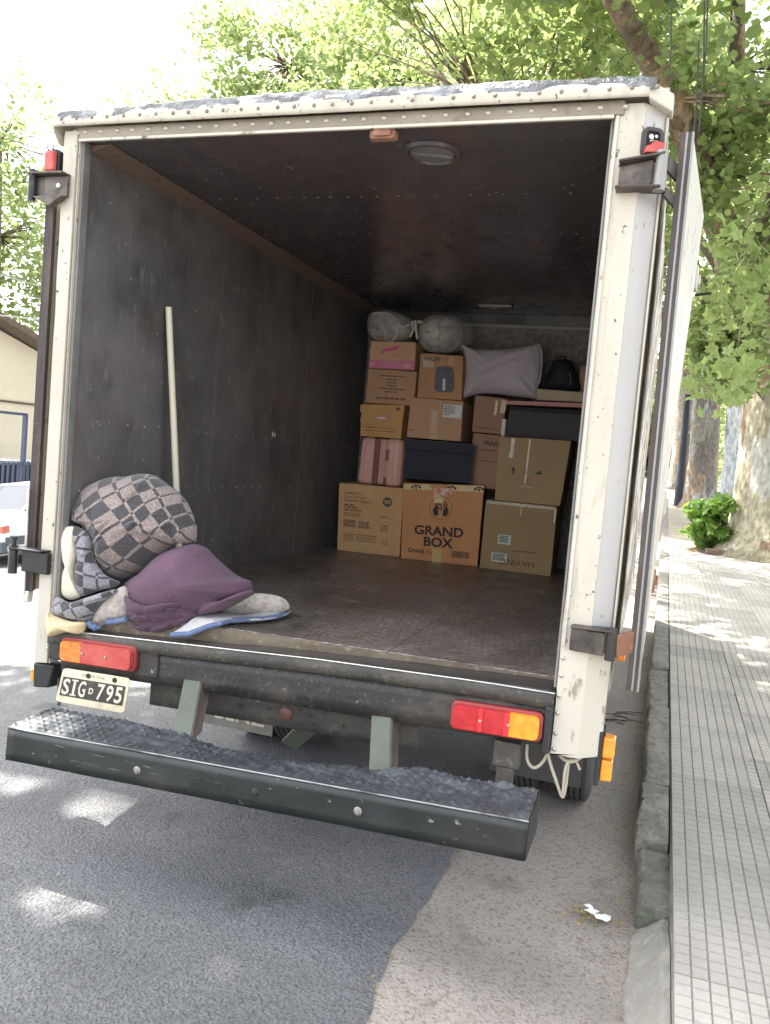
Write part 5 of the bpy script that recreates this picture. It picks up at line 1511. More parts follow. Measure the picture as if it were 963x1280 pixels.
def soft(name, outline, P, nrm, front, back, mat, parent=None, centre=None, creases=(), lump=.01, lscale=1 / 30, power=2.4, root=2.2, uv=None, nang=120, nrad=20, fine=.003, wr=0., wdir=(1, .3)):
    """closed padded body: outline measured in the photo, set on the real surface P and filled out to both sides"""
    loop = smooth_loop(outline, nang)
    c = Vector(centre) if centre else sum(loop, Vector((0, 0))) / len(loop)
    nrm = Vector(nrm).normalized()
    mb = MB(); uvs = []
    def point(q, t, s):
        h = max(0, 1 - t ** power) ** (1 / root)
        base = P(q.x, q.y)
        z = Vector((q.x * lscale, q.y * lscale, s * 5 + len(name)))
        d = (front if s > 0 else back) * h
        w = min(1, h * 2)
        d += w * (lump * noise.noise(z) + lump * .5 * noise.noise(z * 2.3) + fine * noise.noise(z * 7)) if s > 0 else 0
        if s > 0 and wr:
            a_ = (q.x * wdir[0] + q.y * wdir[1]) * lscale; b_ = (-q.x * wdir[1] + q.y * wdir[0]) * lscale
            n1 = abs(noise.noise(Vector((a_ * .55 + 2 * noise.noise(z * .5), b_ * 1.9, 3))))
            n2 = abs(noise.noise(Vector((a_ * 1.1, b_ * 3.4 + 1.5 * noise.noise(z), 8))))
            d -= w * wr * (math.exp(-(n1 / .10) ** 2) + .5 * math.exp(-(n2 / .12) ** 2))
        if s > 0:
            for poly, dep, wd in creases:
                dd_, sd = seg_dist((q.x, q.y), poly)
                d -= w * dep * math.exp(-(dd_ / wd) ** 2)
                d += w * dep * .7 * math.exp(-((dd_ - wd * 1.9) / (wd * 1.2)) ** 2)
        return base + nrm * d
    for s in (1, -1):
        b = len(mb.v)
        mb.v.append(tuple(point(c, 0, s))); uvs.append((c.x, c.y))
        lim = nrad if s > 0 else nrad - 1
        for j in range(1, lim + 1):
            t = 1 - (1 - j / nrad) ** 1.5
            for k in range(nang):
                q = c.lerp(loop[k], t)
                mb.v.append(tuple(point(q, t, s))); uvs.append((q.x, q.y))
        if s > 0: rim = b + 1 + (nrad - 1) * nang
        for k in range(nang): mb.f.append([b, b + 1 + k, b + 1 + (k + 1) % nang]); mb.m.append(0)
        for j in range(lim - 1):
            for k in range(nang):
                a = b + 1 + j * nang
                mb.f.append([a + k, a + nang + k, a + nang + (k + 1) % nang, a + (k + 1) % nang]); mb.m.append(0)
        if s < 0:
            a = b + 1 + (lim - 1) * nang
            for k in range(nang): mb.f.append([a + k, rim + k, rim + (k + 1) % nang, a + (k + 1) % nang]); mb.m.append(0)
    o = mb.build(name, mat, parent, smooth=True, angle=180, recalc=True)
    if uv:
        me = o.data; lay = me.uv_layers.new(name='UVMap')
        ca, sa = math.cos(uv[0]), math.sin(uv[0])
        for lp in me.loops:
            x, y = uvs[lp.vertex_index]
            wx = 4 * noise.noise(Vector((x / 40, y / 40, 1))); wy = 4 * noise.noise(Vector((x / 40, y / 40, 9)))
            # the cloth wraps over the lump: stretch towards the rim
            x2, y2 = x + wx - c.x, y + wy - c.y
            rr_ = math.hypot(x2, y2) / uv[3]
            k_ = 1 + .25 * rr_ * rr_
            x2 *= k_; y2 *= k_
            lay.data[lp.index].uv = ((x2 * ca + y2 * sa) / uv[1] + uv[4], (-x2 * sa + y2 * ca) / uv[2] + uv[5])
    return o


def crop(pts, x0, y0, s): return [(x0 + a / s, y0 + b / s) for a, b in pts]


VN = (.12, -1, .10)
# plaid blanket
main = crop([(165, 290), (195, 215), (245, 150), (310, 110), (400, 80), (490, 76), (570, 60), (640, 68), (705, 105), (780, 165), (835, 215), (870, 280), (890, 340), (905, 410), (895, 465), (840, 480), (770, 485), (650, 590), (540, 660), (430, 705), (375, 680), (330, 640), (300, 590), (285, 530), (262, 430), (245, 375), (175, 345)], 60, 580, 4.815)
pb = soft('plaid_blanket', main, lambda a, b: at_y(a, b, .22), VN, .20, .20, plaid_m, centre=(172, 655), wr=.015, wdir=(.8, -.6), nang=180, nrad=36, lump=.022, lscale=1 / 34, power=2.2, root=2.0, uv=(R(-37), 138, 138, 75, .02, .18),
          creases=[(crop([(330, 640), (400, 500), (380, 420), (330, 330)], 60, 580, 4.815), .012, 5), (crop([(640, 430), (700, 360), (830, 330), (900, 360)], 60, 580, 4.815), .016, 4), (crop([(800, 480), (830, 400), (890, 330)], 60, 580, 4.815), .012, 4), (crop([(180, 330), (300, 380), (330, 480)], 60, 580, 4.815), .010, 4)])
prop(pb, 'grey and taupe checked wool blanket bundled on top of the pile at the truck sill', 'blanket')
flap = crop([(165, 372), (250, 420), (275, 520), (310, 620), (370, 680), (440, 715), (400, 745), (330, 760), (205, 800), (180, 740), (178, 640), (195, 560), (180, 450)], 60, 580, 4.815)
soft('blanket_fold', flap, lambda a, b: at_y(a, b, .06), VN, .06, .06, plaid_g, pb, wr=.015, lump=.01, uv=(R(8), 125, 125, 60, .3, .1), nang=80, nrad=12, creases=[(crop([(190, 570), (330, 600)], 60, 580, 4.815), .012, 4)])
flap = crop([(28, 885), (60, 800), (140, 832), (250, 800), (400, 755), (420, 775), (350, 820), (300, 890), (245, 945), (150, 935), (70, 915)], 60, 580, 4.815)
soft('blanket_fold', flap, lambda a, b: at_y(a, b, .02), VN, .06, .06, plaid_g, pb, lump=.01, uv=(R(-20), 110, 110, 60, .75, .3), nang=80, nrad=12)
lin = crop([(100, 392), (135, 372), (168, 380), (182, 450), (186, 540), (170, 640), (180, 740), (205, 800), (150, 822), (100, 795), (120, 720), (132, 640), (105, 540)], 60, 580, 4.815)
soft('blanket_lining', lin, lambda a, b: at_y(a, b, .05), VN, .035, .05, sherpa, pb, wr=.006, wdir=(.2, 1), lump=.006, nang=70, nrad=10)
li2 = crop([(80, 622), (128, 616), (132, 690), (110, 750), (78, 772)], 60, 580, 4.815)
soft('blanket_lining', li2, lambda a, b: at_y(a, b, .07), VN, .03, .05, sherpa, pb, lump=.006, nang=40, nrad=8)
# stained foam cushion
cu_ = crop([(18, 890), (50, 905), (150, 942), (245, 950), (236, 1000), (215, 1022), (150, 1008), (70, 1030), (30, 1035), (14, 985)], 60, 580, 4.815)
prop(soft('cushion', cu_, lambda a, b: at_y(a, b, .005), VN, .045, .08, foam_m, lump=.008, nang=70, nrad=10), 'yellowish stained foam cushion at the left end of the truck sill', 'cushion')
# fleece moving mat under the purple blanket
def matplane(a, b):
    p = on_plane(a, b, (0, 0, 1), .897)
    return p if p.y >= .07 else on_plane(a, b, (0, -1.19, 1), .897 - 1.19 * .07)
mn = (0, -.25, 1)
low = crop([(275, 545), (330, 505), (440, 432), (560, 428), (740, 440), (925, 400), (928, 425), (870, 448), (780, 462), (690, 466), (600, 473), (480, 508), (380, 545)], 150, 670, 4.377)
mt = soft('moving_mat', low, matplane, mn, .014, .012, fleece_w, lump=.004, nang=110, nrad=10)
prop(mt, 'beige fleece mat with blue edging spread under the purple blanket', 'mat')
up_ = crop([(555, 418), (600, 392), (660, 352), (740, 318), (850, 326), (915, 352), (935, 395), (915, 412), (870, 430), (780, 441), (690, 440), (610, 434)], 150, 670, 4.377)
soft('folded_layer', up_, lambda a, b: at_y(a, b, .30 + (a - 282) / 80 * .12), (0, -1, .5), .05, .05, fleece_m, mt, lump=.006, nang=90, nrad=12)
lf = crop([(265, 965), (300, 885), (400, 790), (470, 735), (500, 800), (490, 900), (470, 935), (390, 950), (320, 985), (280, 990)], 60, 580, 4.815)
soft('folded_layer', lf, lambda a, b: at_y(a, b, .06), (.1, -1, .3), .05, .06, fleece_m, mt, lump=.008, nang=80, nrad=12)
def edge(pts, plane, r, e):
    lp = [Vector(p) for p in pts]; out = []
    for i in range(len(lp) - 1):
        for k in range(5):
            q = lp[i].lerp(lp[i + 1], k / 5); out.append(plane(q.x, q.y) + Vector((0, -.006, e)))
    mb = MB(); mb.tube(out, r, 8); mb.build('blue_edging', blue_edge, mt, smooth=True)
edge(crop([(285, 545), (380, 540), (480, 502), (600, 468), (690, 462), (780, 457), (870, 443), (930, 412)], 150, 670, 4.377), matplane, .011, .004)
edge(crop([(248, 950), (268, 975), (310, 985)], 60, 580, 4.815), lambda a, b: at_y(a, b, -.005), .012, 0)
edge(crop([(255, 965), (285, 992), (330, 975)], 60, 580, 4.815), lambda a, b: at_y(a, b, -.004), .008, 0)
edge(crop([(360, 950), (420, 945), (490, 930)], 60, 580, 4.815), lambda a, b: at_y(a, b, .02), .012, 0)
# purple blanket
pur = crop([(40, 310), (55, 270), (85, 235), (140, 200), (180, 160), (240, 105), (310, 70), (400, 46), (445, 50), (490, 72), (525, 110), (565, 148), (640, 210), (690, 236), (725, 250), (732, 285), (728, 318), (690, 340), (640, 358), (590, 395), (520, 425), (445, 440), (400, 480), (330, 515), (250, 541), (170, 528), (90, 495), (55, 440), (40, 375)], 150, 670, 4.377)
pcr = [(crop([(45, 290), (110, 325), (180, 345), (280, 358), (390, 358), (470, 355), (590, 352)], 150, 670, 4.377), .030, 4.6),
       (crop([(60, 350), (120, 392), (200, 385), (290, 370), (390, 366)], 150, 670, 4.377), .022, 4.0),
       (crop([(70, 430), (180, 440), (270, 425), (340, 400), (390, 372)], 150, 670, 4.377), .030, 2.8),
       (crop([(390, 368), (425, 400), (442, 440)], 150, 670, 4.377), .026, 2.6),
       (crop([(385, 368), (370, 405), (362, 425)], 150, 670, 4.377), .016, 2.2),
       (crop([(440, 415), (540, 400), (600, 372)], 150, 670, 4.377), .012, 2.4),
       (crop([(520, 120), (600, 210), (690, 300), (700, 330)], 150, 670, 4.377), .016, 4.5),
       (crop([(120, 300), (190, 240), (200, 180)], 150, 670, 4.377), .018, 4.5), (crop([(250, 130), (330, 200), (420, 250), (520, 290)], 150, 670, 4.377), .010, 7), (crop([(330, 110), (430, 160), (500, 230)], 150, 670, 4.377), .010, 6)]
pu = soft('purple_blanket', pur, lambda a, b: at_y(a, b, .20), (.08, -1, .15), .17, .2, purple_m, centre=(232, 735), creases=pcr, wr=.015, wdir=(.85, .5), lump=.016, lscale=1 / 26, power=2.3, root=1.9, nang=220, nrad=46)
for ol, yy, fr_ in (([(36, 300), (70, 318), (120, 345), (200, 366), (300, 366), (392, 360), (428, 400), (444, 442), (400, 482), (330, 517), (250, 543), (170, 530), (90, 497), (48, 430)], .13, .12),
                    ([(44, 318), (90, 352), (150, 376), (230, 378), (310, 364), (388, 362), (340, 398), (270, 424), (180, 440), (100, 430), (58, 395)], .085, .10),
                    ([(430, 372), (520, 352), (640, 345), (722, 296), (736, 316), (690, 344), (590, 397), (500, 427), (447, 441), (436, 410)], .16, .07)):
    soft('blanket_fold', crop(ol, 150, 670, 4.377), lambda a, b, yy=yy: at_y(a, b, yy), (.08, -1, .15), fr_, .1, purple_m, pu, wr=.010, lump=.010, lscale=1 / 16, nang=140, nrad=26, creases=[(crop([(120, 470), (250, 480), (380, 440)], 150, 670, 4.377), .012, 4)])
prop(pu, 'crumpled dark purple fleece blanket heaped on the beige mat', 'blanket')

# bags, pillow and backpack on the stack
bg = soft('plastic_bag', [(463, 396), (468, 391), (485, 389), (503, 394), (514, 402), (516, 414), (510, 424), (495, 428), (475, 427), (464, 422), (461, 408)], lambda a, b: at_y(a, b, 3.2), (0, -1, 0), .10, .14, bag_in, lump=.03, lscale=1 / 9, nang=70, nrad=16, fine=.012)
prop(bg, 'smaller clear plastic bag of bedding above the pink printed carton', 'bag', 'plastic bags of bedding')
soft('film', [(462, 395), (468, 389), (486, 387), (504, 392), (516, 400), (518, 414), (512, 426), (495, 428), (475, 427), (463, 424), (460, 408)], lambda a, b: at_y(a, b, 3.2), (0, -1, 0), .125, .15, film_m, bg, lump=.04, lscale=1 / 7, nang=60, nrad=12, fine=.02)
mb = MB()
def cable(pts, y, r):
    P = [at_y(a, b, y) for a, b in pts]; mb.tube(P, r, 6)
cable([(466, 392), (482, 391), (492, 396), (498, 404), (504, 409), (513, 405)], 3.075, .007); cable([(481, 412), (483, 424), (490, 427), (496, 420), (497, 412)], 3.07, .006); cable([(471, 410), (473, 402)], 3.08, .006)
mb.build('bag_strap', strap_white, bg, smooth=True)
mb = MB(); cable([(513, 421), (517, 412), (515, 402), (519, 401), (520, 410), (522, 424)], 3.06, .010); cable([(522, 402), (528, 403)], 3.06, .012); mb.build('bag_knot', strap_white, bg, smooth=True)
bg = soft('plastic_bag', [(525, 412), (530, 402), (542, 396), (558, 395), (572, 399), (578, 410), (579, 424), (572, 436), (556, 442), (538, 440), (527, 430)], lambda a, b: at_y(a, b, 3.2), (0, -1, 0), .13, .16, bag_in, lump=.02, lscale=1 / 10, nang=70, nrad=16, fine=.012)
prop(bg, 'bigger round clear plastic bag of bedding above the appliance carton', 'bag', 'plastic bags of bedding')
soft('film', [(523, 412), (529, 400), (542, 394), (560, 393), (578, 397), (590, 408), (592, 424), (586, 432), (574, 440), (556, 443), (538, 442), (525, 432)], lambda a, b: at_y(a, b, 3.2), (0, -1, 0), .155, .16, film_m, bg, lump=.04, lscale=1 / 8, nang=60, nrad=12, fine=.02)
pw = soft('pillow', [(577, 431), (584, 434), (600, 437), (630, 437), (660, 433), (676, 430), (678, 436), (677, 455), (675, 475), (673, 492), (670, 499), (655, 497), (630, 494), (605, 492), (590, 495), (579, 499), (577, 494), (581, 478), (582, 455), (579, 438)], lambda a, b: at_y(a, b, 3.18), (0, -1, .1), .11, .10, pillow_m, lump=.016, lscale=1 / 22, power=2.6, root=1.7, nang=110, nrad=24, creases=[([(600, 470), (625, 458), (660, 445)], .008, 3), ([(585, 440), (605, 452)], .007, 3), ([(668, 490), (655, 475)], .007, 3), ([(668, 437), (655, 452)], .006, 3)])
prop(pw, 'lilac grey pillow lying across the middle of the stack', 'pillow')
mb = MB(); cable([(677, 436), (678, 452), (676, 470), (674, 480)], 3.14, .004); mb.build('piping', strap_white, pw, smooth=True)
bp = soft('backpack', [(680, 488), (684, 470), (690, 458), (692, 451), (700, 449), (714, 451), (718, 458), (723, 468), (726, 478), (725, 490), (700, 491)], lambda a, b: at_y(a, b, 3.28), (0, -1, 0), .10, .12, black_fabric, lump=.02, lscale=1 / 12, nang=70, nrad=14)
prop(bp, 'black backpack slumped on the beige slab near the right wall', 'backpack')
mb = MB(); cable([(694, 452), (697, 446), (706, 446), (709, 451)], 3.2, .007); mb.build('carry_loop', black_fabric, bp, smooth=True)
mb = MB(); cable([(712, 465), (714, 475), (713, 482)], 3.17, .006); mb.build('pocket_zip', M('zip_grey', (.06, .07, .09), .4), bp, smooth=True)

# white pole leaning on the left wall
mb = MB(); mb.tube([(.030, .648, 2.239), (.075, .667, 1.798), (.121, .686, 1.345), (.168, .705, .885)], [.0155, .016, .0165, .017], 12)
po = prop(mb.build('pole', wood_white, smooth=True, angle=50), 'slim off-white wooden pole leaning against the dark left wall', 'pole')

# ------------------------------------------------------------------ litter
def scrap(name, c, r, n, mat, label, cat, h=.012):
    mb = MB(); pts = []
    for k in range(n):
        a = 2 * math.pi * k / n; rr_ = r * random.uniform(.6, 1.1)
        pts.append((c[0] + rr_ * math.cos(a) * 1.3, c[1] + rr_ * math.sin(a), c[2] + random.uniform(.002, h)))
    mb.v = pts + [(c[0], c[1], c[2] + h * 1.3)]
    for k in range(n): mb.f.append([k, (k + 1) % n, n]); mb.m.append(0)
    o = mb.build(name, mat, smooth=False, solid=.001)
    return prop(o, label, cat) if label else o


white_paper = M('crumpled_paper', (.72, .72, .72), .7, bump=.4, bscale=60)
dry = M('dry_leaf', (.30, .20, .06), .8, layers=[((.42, .32, .12), 40, .4, .6, U1, .8)])
ln = empty('paper_litter', (2.29, .215, .0), 'crumpled white paper scrap among dry leaf bits in the gutter', 'litter')
for (dx, dy, r) in ((-.02, .02, .022), (.018, -.01, .026), (.03, .0, .02), (-.03, .045, .014)):
    mb = MB(); q = Vector((2.29 + dx, .215 + dy, gz(2, .2) + .004))
    n = 9; vs = [tuple(q + Vector((r * random.uniform(.7, 1.1) * 1.3 * math.cos(a * 2 * math.pi / n), r * random.uniform(.6, 1.) * math.sin(a * 2 * math.pi / n), random.uniform(0, .016)))) for a in range(n)] + [tuple(q + Vector((0, 0, .022)))]
    mb.add(vs, [(k, (k + 1) % n, n) for k in range(n)]); mb.build('paper_piece', white_paper, ln, solid=.001)
mb = MB()
def leafbits(mb, c, n, sx, sy, r):
    for k in range(n):
        x = c[0] + random.gauss(0, sx); y = c[1] + random.gauss(0, sy); a = random.uniform(0, 6.3); s = r * random.uniform(.5, 1.3)
        z = gz(x, y) + c[2]
        mb.add([(x + s * math.cos(a), y + s * math.sin(a), z + random.uniform(0, .006)), (x - s * .4 * math.sin(a), y + s * .4 * math.cos(a), z + random.uniform(.002, .01)), (x - s * math.cos(a), y - s * math.sin(a), z + random.uniform(0, .006)), (x + s * .4 * math.sin(a), y - s * .4 * math.cos(a), z + random.uniform(.002, .01))], [(0, 1, 2), (0, 2, 3)])
leafbits(mb, (2.27, .22, .004), 90, .05, .035, .008); leafbits(mb, (2.40, .3, .0), 40, .02, .2, .006)
prop(mb.build('leaf_crumbs', dry, recalc=False), kind='stuff')
mb = MB(); leafbits(mb, (1.66, -.50, .02), 7, .02, .015, .007); leafbits(mb, (1.69, -.36, .02), 4, .015, .01, .006); leafbits(mb, (1.62, .2, .02), 10, .06, .3, .004)
leafbits(mb, (2.2, 1.9, .004), 40, .08, .12, .010); leafbits(mb, (3.1, 2.0, .134), 26, .35, 1.4, .009); leafbits(mb, (2.36, .9, .0), 60, .035, .8, .006)
prop(mb.build('fallen_leaves', dry, recalc=False), kind='stuff')
mb = MB()
for k in range(8):
    a = random.uniform(-.6, .6); p = Vector((2.28 + random.gauss(0, .05), 2.55 + random.gauss(0, .08), gz(2, 2.5) + .008)); d = Vector((math.cos(a), math.sin(a), .05)) * random.uniform(.04, .09)
    mb.tube([p - d, p + Vector((0, .01, .004)), p + d], .003, 5)
prop(mb.build('twig', M('twig', (.07, .05, .035), .9)), 'small dry twigs lying in the gutter beside the truck wheel', 'twigs')

# ------------------------------------------------------------------ trees
LOBE = np.array([(0, -.42), (.10, -.30), (.40, -.34), (.30, -.12), (.52, .08), (.24, .14), (.20, .34), (.0, .62), (-.20, .34), (-.24, .14), (-.52, .08), (-.30, -.12), (-.40, -.34), (-.10, -.30)])
HEXL = np.array([(0, -.45), (.36, -.22), (.42, .12), (.0, .6), (-.42, .12), (-.36, -.22)])


def leaf_cloud(name, C, size, mat, parent, shape=HEXL, droop=.5, kind='stuff', fold=.12):
    n = len(C); m = len(shape)
    nrm = rng.normal(0, .55, (n, 3)); nrm[:, 2] = np.abs(rng.normal(.7, .35, n)) + .05
    nrm /= np.linalg.norm(nrm, axis=1)[:, None]
    d = rng.normal(0, 1, (n, 3)); d[:, 2] -= droop
    d -= nrm * (d * nrm).sum(1)[:, None]
    d /= np.linalg.norm(d, axis=1)[:, None]
    s = np.cross(d, nrm)
    sz = size * rng.uniform(.6, 1.25, n)
    P = C[:, None, :] + sz[:, None, None] * (shape[None, :, 0:1] * s[:, None, :] + shape[None, :, 1:2] * d[:, None, :] - fold * np.abs(shape[None, :, 0:1]) * nrm[:, None, :])
    me = bpy.data.meshes.new(name)
    me.vertices.add(n * m); me.vertices.foreach_set('co', P.reshape(-1).astype(np.float32))
    me.loops.add(n * m); me.loops.foreach_set('vertex_index', np.arange(n * m, dtype=np.int32))
    me.polygons.add(n); me.polygons.foreach_set('loop_start', np.arange(0, n * m, m, dtype=np.int32)); me.polygons.foreach_set('loop_total', np.full(n, m, dtype=np.int32))
    me.update(calc_edges=True)
    me.materials.append(mat)
    o = bpy.data.objects.new(name, me); link(o, parent)
    if kind: o['kind'] = kind
    return o


def clumps(centres, radii, per, flat=.7):
    out = []
    for c, r in zip(centres, radii):
        k = max(3, int(per * r * r))
        u = rng.normal(0, 1, (k, 3)); u /= np.linalg.norm(u, axis=1)[:, None]
        q = u * (rng.uniform(0, 1, (k, 1)) ** .45) * r
        q[:, 2] *= flat
        out.append(np.array(c) + q)
    return np.concatenate(out)


def spray(n, c, r, keep=None):
    """clump centres inside an ellipsoid"""
    out = []
    c = np.array(c); r = np.array(r)
    while len(out) < n:
        u = rng.uniform(-1, 1, 3)
        if (u ** 2).sum() > 1: continue
        p = c + u * r
        if keep is None or keep(p): out.append(p)
    return out


SUN_PATCHES = [(.57, -.45, .15, .24), (.36, .13, .30, .25), (-.30, .18, .26, .2), (-.75, -.1, .2, .16), (-.2, -.75, .13, .10), (-1.3, .35, .3, .25), (-1.05, -.75, .12, .16)]


def limb_path(a, b, sag=.3, n=6, wob=.15):
    a = Vector(a); b = Vector(b); out = []
    for k in range(n + 1):
        t = k / n; p = a.lerp(b, t); p.z += sag * math.sin(math.pi * t)
        w = wob * math.sin(math.pi * t)
        p += Vector((random.uniform(-w, w), random.uniform(-w, w), random.uniform(-w, w)))
        out.append(p)
    return out


def tree(label, base, trunk, bark, cl, rad, per, size, mat, shape=HEXL, limbs=(), group='plane trees along the kerb', lbark=None, twigs=True, name='plane_tree', lpart=None):
    root = empty(name, base, label, 'tree', group)
    mb = MB(); mb.tube([p for p, r in trunk], [r for p, r in trunk], 28, wob=.07); mb.build('trunk', bark, root, smooth=True, angle=180)
    ends = [Vector(p) for p, r in trunk[len(trunk) // 2:]]
    for pts, r0, r1 in limbs:
        n = len(pts)
        mb = MB(); mb.tube(pts, [r0 + (r1 - r0) * i / (n - 1) for i in range(n)], 14, wob=.1); mb.build('limb', lbark or bark, root, smooth=True, angle=180)
        ends += [Vector(p) for p in pts]
    if twigs:
        mb = MB()
        for c in cl:
            c = Vector(c); e = min(ends, key=lambda q: (q - c).length)
            L = (e - c).length
            if L < .1: continue
            mb.tube(limb_path(e, c, .12 * L * .3, 4, .05 * L), [max(.012, min(.05, .012 * L)), .03 if L > 2 else .015, .015, .011, .006], 5)
        if mb.v: prop(mb.build('branches', lbark or bark, root, smooth=True, angle=180), kind='stuff')
    C = clumps(cl, rad, per)
    # leaves cut away where their shadow would cover chosen sun patches
    for gx_, gy_, rx_, ry_ in SUN_PATCHES:
        k = (C[:, 2] - gz(gx_, gy_)) / SUND.z
        hx_ = C[:, 0] - SUND.x * k; hy_ = C[:, 1] - SUND.y * k
        C = C[((hx_ - gx_) / rx_) ** 2 + ((hy_ - gy_) / ry_) ** 2 > 1]
    leaf_cloud('crown', C, size, mat, root, shape)
    return root


def keep_right(p):
    a, b, z = project(p)
    if a > 912 and b > 370: return False
    return not (p[0] < 2.75 and p[2] < 3.4 and p[1] < 6)


# kerb tree with the mottled trunk
t1c = spray(70, (5.0, 11.2, 6.3), (2.6, 3.2, 3.2), keep_right) + spray(26, (3.6, 9.4, 5.6), (1.2, 2.2, 1.6), keep_right) + spray(22, (3.9, 10.0, 3.6), (1.0, 1.2, .7), keep_right)
t1c += spray(40, (1.2, 9.8, 7.6), (2.6, 2.6, 1.6)) + spray(34, (-1.4, 10.4, 8.7), (2.4, 2.8, 1.2))
t1r = [random.uniform(.35, .75) for _ in t1c]
gzt = gz(4, 11.9) + .13
T1 = tree('big plane tree with mottled cream and olive trunk at the edge of the pavement', (4.42, 11.95, gzt),
          [((4.16, 11.95, gzt - .15), 1.0), ((4.16, 11.95, gzt + .1), .82), ((4.15, 11.95, gzt + .35), .66), ((4.14, 11.95, gzt + .8), .58), ((4.12, 11.95, 2.0), .54), ((4.08, 11.92, 3.0), .51), ((4.00, 11.85, 4.0), .47), ((3.94, 11.8, 5.0), .42), ((4.04, 11.9, 6.2), .34), ((4.34, 12.1, 8.0), .24), ((4.54, 12.3, 10), .1)],
          bark_a, t1c, t1r, 420, .125, leaf_near, HEXL,
          limbs=[([(4.15, 11.75, 4.2), (3.6, 11.3, 4.75), (2.95, 10.7, 5.35), (2.5, 10.0, 6.0), (2.05, 9.2, 6.75), (1.55, 8.5, 7.2), (1.0, 7.6, 7.7)], .30, .12),
                 ([(2.6, 10.2, 5.85), (2.72, 10.0, 6.6), (2.8, 9.8, 7.4), (2.7, 9.6, 8.6)], .17, .09),
                 ([(3.4, 11.2, 4.9), (3.55, 10.9, 5.6), (3.7, 10.7, 6.6), (3.8, 10.6, 8.2)], .17, .08),
                 ([(1.9, 9.1, 6.9), (1.0, 9.4, 7.0), (.0, 9.8, 7.0), (-.8, 10.2, 7.1)], .07, .03)], lbark=bark_d)
# the leaves nearest the camera, one by one
near_c = clumps(spray(16, (3.05, 7.3, 3.5), (.45, 1.1, 1.0)) + spray(6, (2.95, 7.0, 2.75), (.28, .6, .35)), [random.uniform(.25, .42) for _ in range(22)], 95, .8)
idx = rng.permutation(len(near_c))[:300]
lme = []
for k in range(4):
    mb = MB()
    f = .10 + .05 * k
    vs = [(x * .19, y * .19, -f * abs(x) * .19 - (.02 if y > .3 else 0)) for x, y in LOBE] + [(0, -.06, 0)]
    mb.add(vs, [(i, (i + 1) % len(LOBE), len(LOBE)) for i in range(len(LOBE))])
    o = mb.build('leaf', leaf_near, T1, smooth=False, recalc=False)
    lme.append(o.data)
    o.location = near_c[idx[k]]; o.rotation_euler = (random.uniform(.3, 1.3), random.uniform(-.5, .5), random.uniform(0, 6.3))
for k, i in enumerate(idx[4:]):
    o = bpy.data.objects.new('leaf', lme[k % 4]); link(o, T1)
    o.location = near_c[i]; s = random.uniform(.6, 1.15); o.scale = (s, s, s)
    o.rotation_euler = (random.uniform(.2, 1.4), random.uniform(-.6, .6), random.uniform(0, 6.3))
mb = MB()
for e in ((3.0, 7.0, 2.7), (3.2, 7.6, 3.4), (2.9, 6.6, 3.9), (3.1, 8.0, 4.2)):
    mb.tube(limb_path((3.7, 10.7, 6.2), e, .3, 8, .12), [.035, .03, .026, .022, .018, .014, .011, .009, .006], 5)
prop(mb.build('hanging_branches', bark_d, T1, smooth=True), kind='stuff')

# further kerb trees
def kerb_tree(x, y, r, label, bark, n, cx, rz=3.2, size=.2, per=90, h=7.6):
    g = gz(x, y) + .13
    c = spray(n, (cx, y, h + g), (4.2, 4.0, rz))
    return tree(label, (x, y, g), [((x, y, g - .1), r * 1.5), ((x, y, g + .3), r * 1.1), ((x, y, g + 1.5), r), ((x - .1, y, g + 3), r * .92), ((x - .1, y, g + 4.5), r * .8), ((x + .1, y, g + 6.5), r * .5), ((x, y, g + 9), r * .2)], bark,
                c, [random.uniform(.6, 1.2) for _ in c], per, size, leaf_far, HEXL,
                limbs=[(limb_path((x, y, g + 4), (cx - 2.4, y - 1, g + 7.5), .4), r * .5, .06), (limb_path((x, y, g + 4.3), (x + 2, y + 1, g + 8), .4), r * .45, .06), (limb_path((x, y, g + 4.6), (cx, y - 2, g + 9), .4), r * .4, .05)], lbark=bark_d)


kerb_tree(3.62, 23.2, .42, 'grey brown plane trunk rising behind the green shrub, left of the pale trunk', bark_b, 120, 1.8)
kerb_tree(4.16, 18.6, .33, 'slim pale bluish trunk close behind the big mottled tree', bark_c, 34, 4.4, 2.4)
kerb_tree(3.3, 36, .4, 'distant roadside tree whose crown shows above the truck roof', bark_b, 60, 1.6, 3.4, .26, 60, 9.5)

# shading tree whose trunk stands beside the truck, outside the picture on the right
def t0keep(p):
    a, b, z = project(p)
    if p[2] < 6.4: return False
    if z > .5 and -80 < a < 1050 and b > -50: return a > 560 and b < 60
    return True
t0c = spray(110, (1.2, 6.0, 9.2), (3.4, 5.0, 2.0), t0keep) + spray(50, (3.2, 1.5, 8.6), (3.5, 4.5, 2.0), t0keep)
tree('tall plane tree overhanging the truck roof from the pavement', (5.4, 2.6, gz(4, 2.6) + .13),
     [((5.4, 2.6, .1), .8), ((5.4, 2.6, .6), .55), ((5.35, 2.6, 2), .5), ((5.2, 2.7, 4), .45), ((4.9, 2.8, 6), .36), ((4.4, 3.0, 8), .24), ((4, 3, 10), .1)], bark_a, t0c, [random.uniform(.6, 1.1) for _ in t0c], 130, .2, leaf_near, HEXL,
     limbs=[(limb_path((5.0, 2.8, 5.6), (.6, 3.4, 8.2), .5), .22, .08), (limb_path((4.9, 2.8, 6), (2.5, -.8, 8.6), .5), .18, .06), (limb_path((1.2, 3.2, 7.9), (-3.5, 4.5, 8.6), .3), .1, .04)], lbark=bark_d)

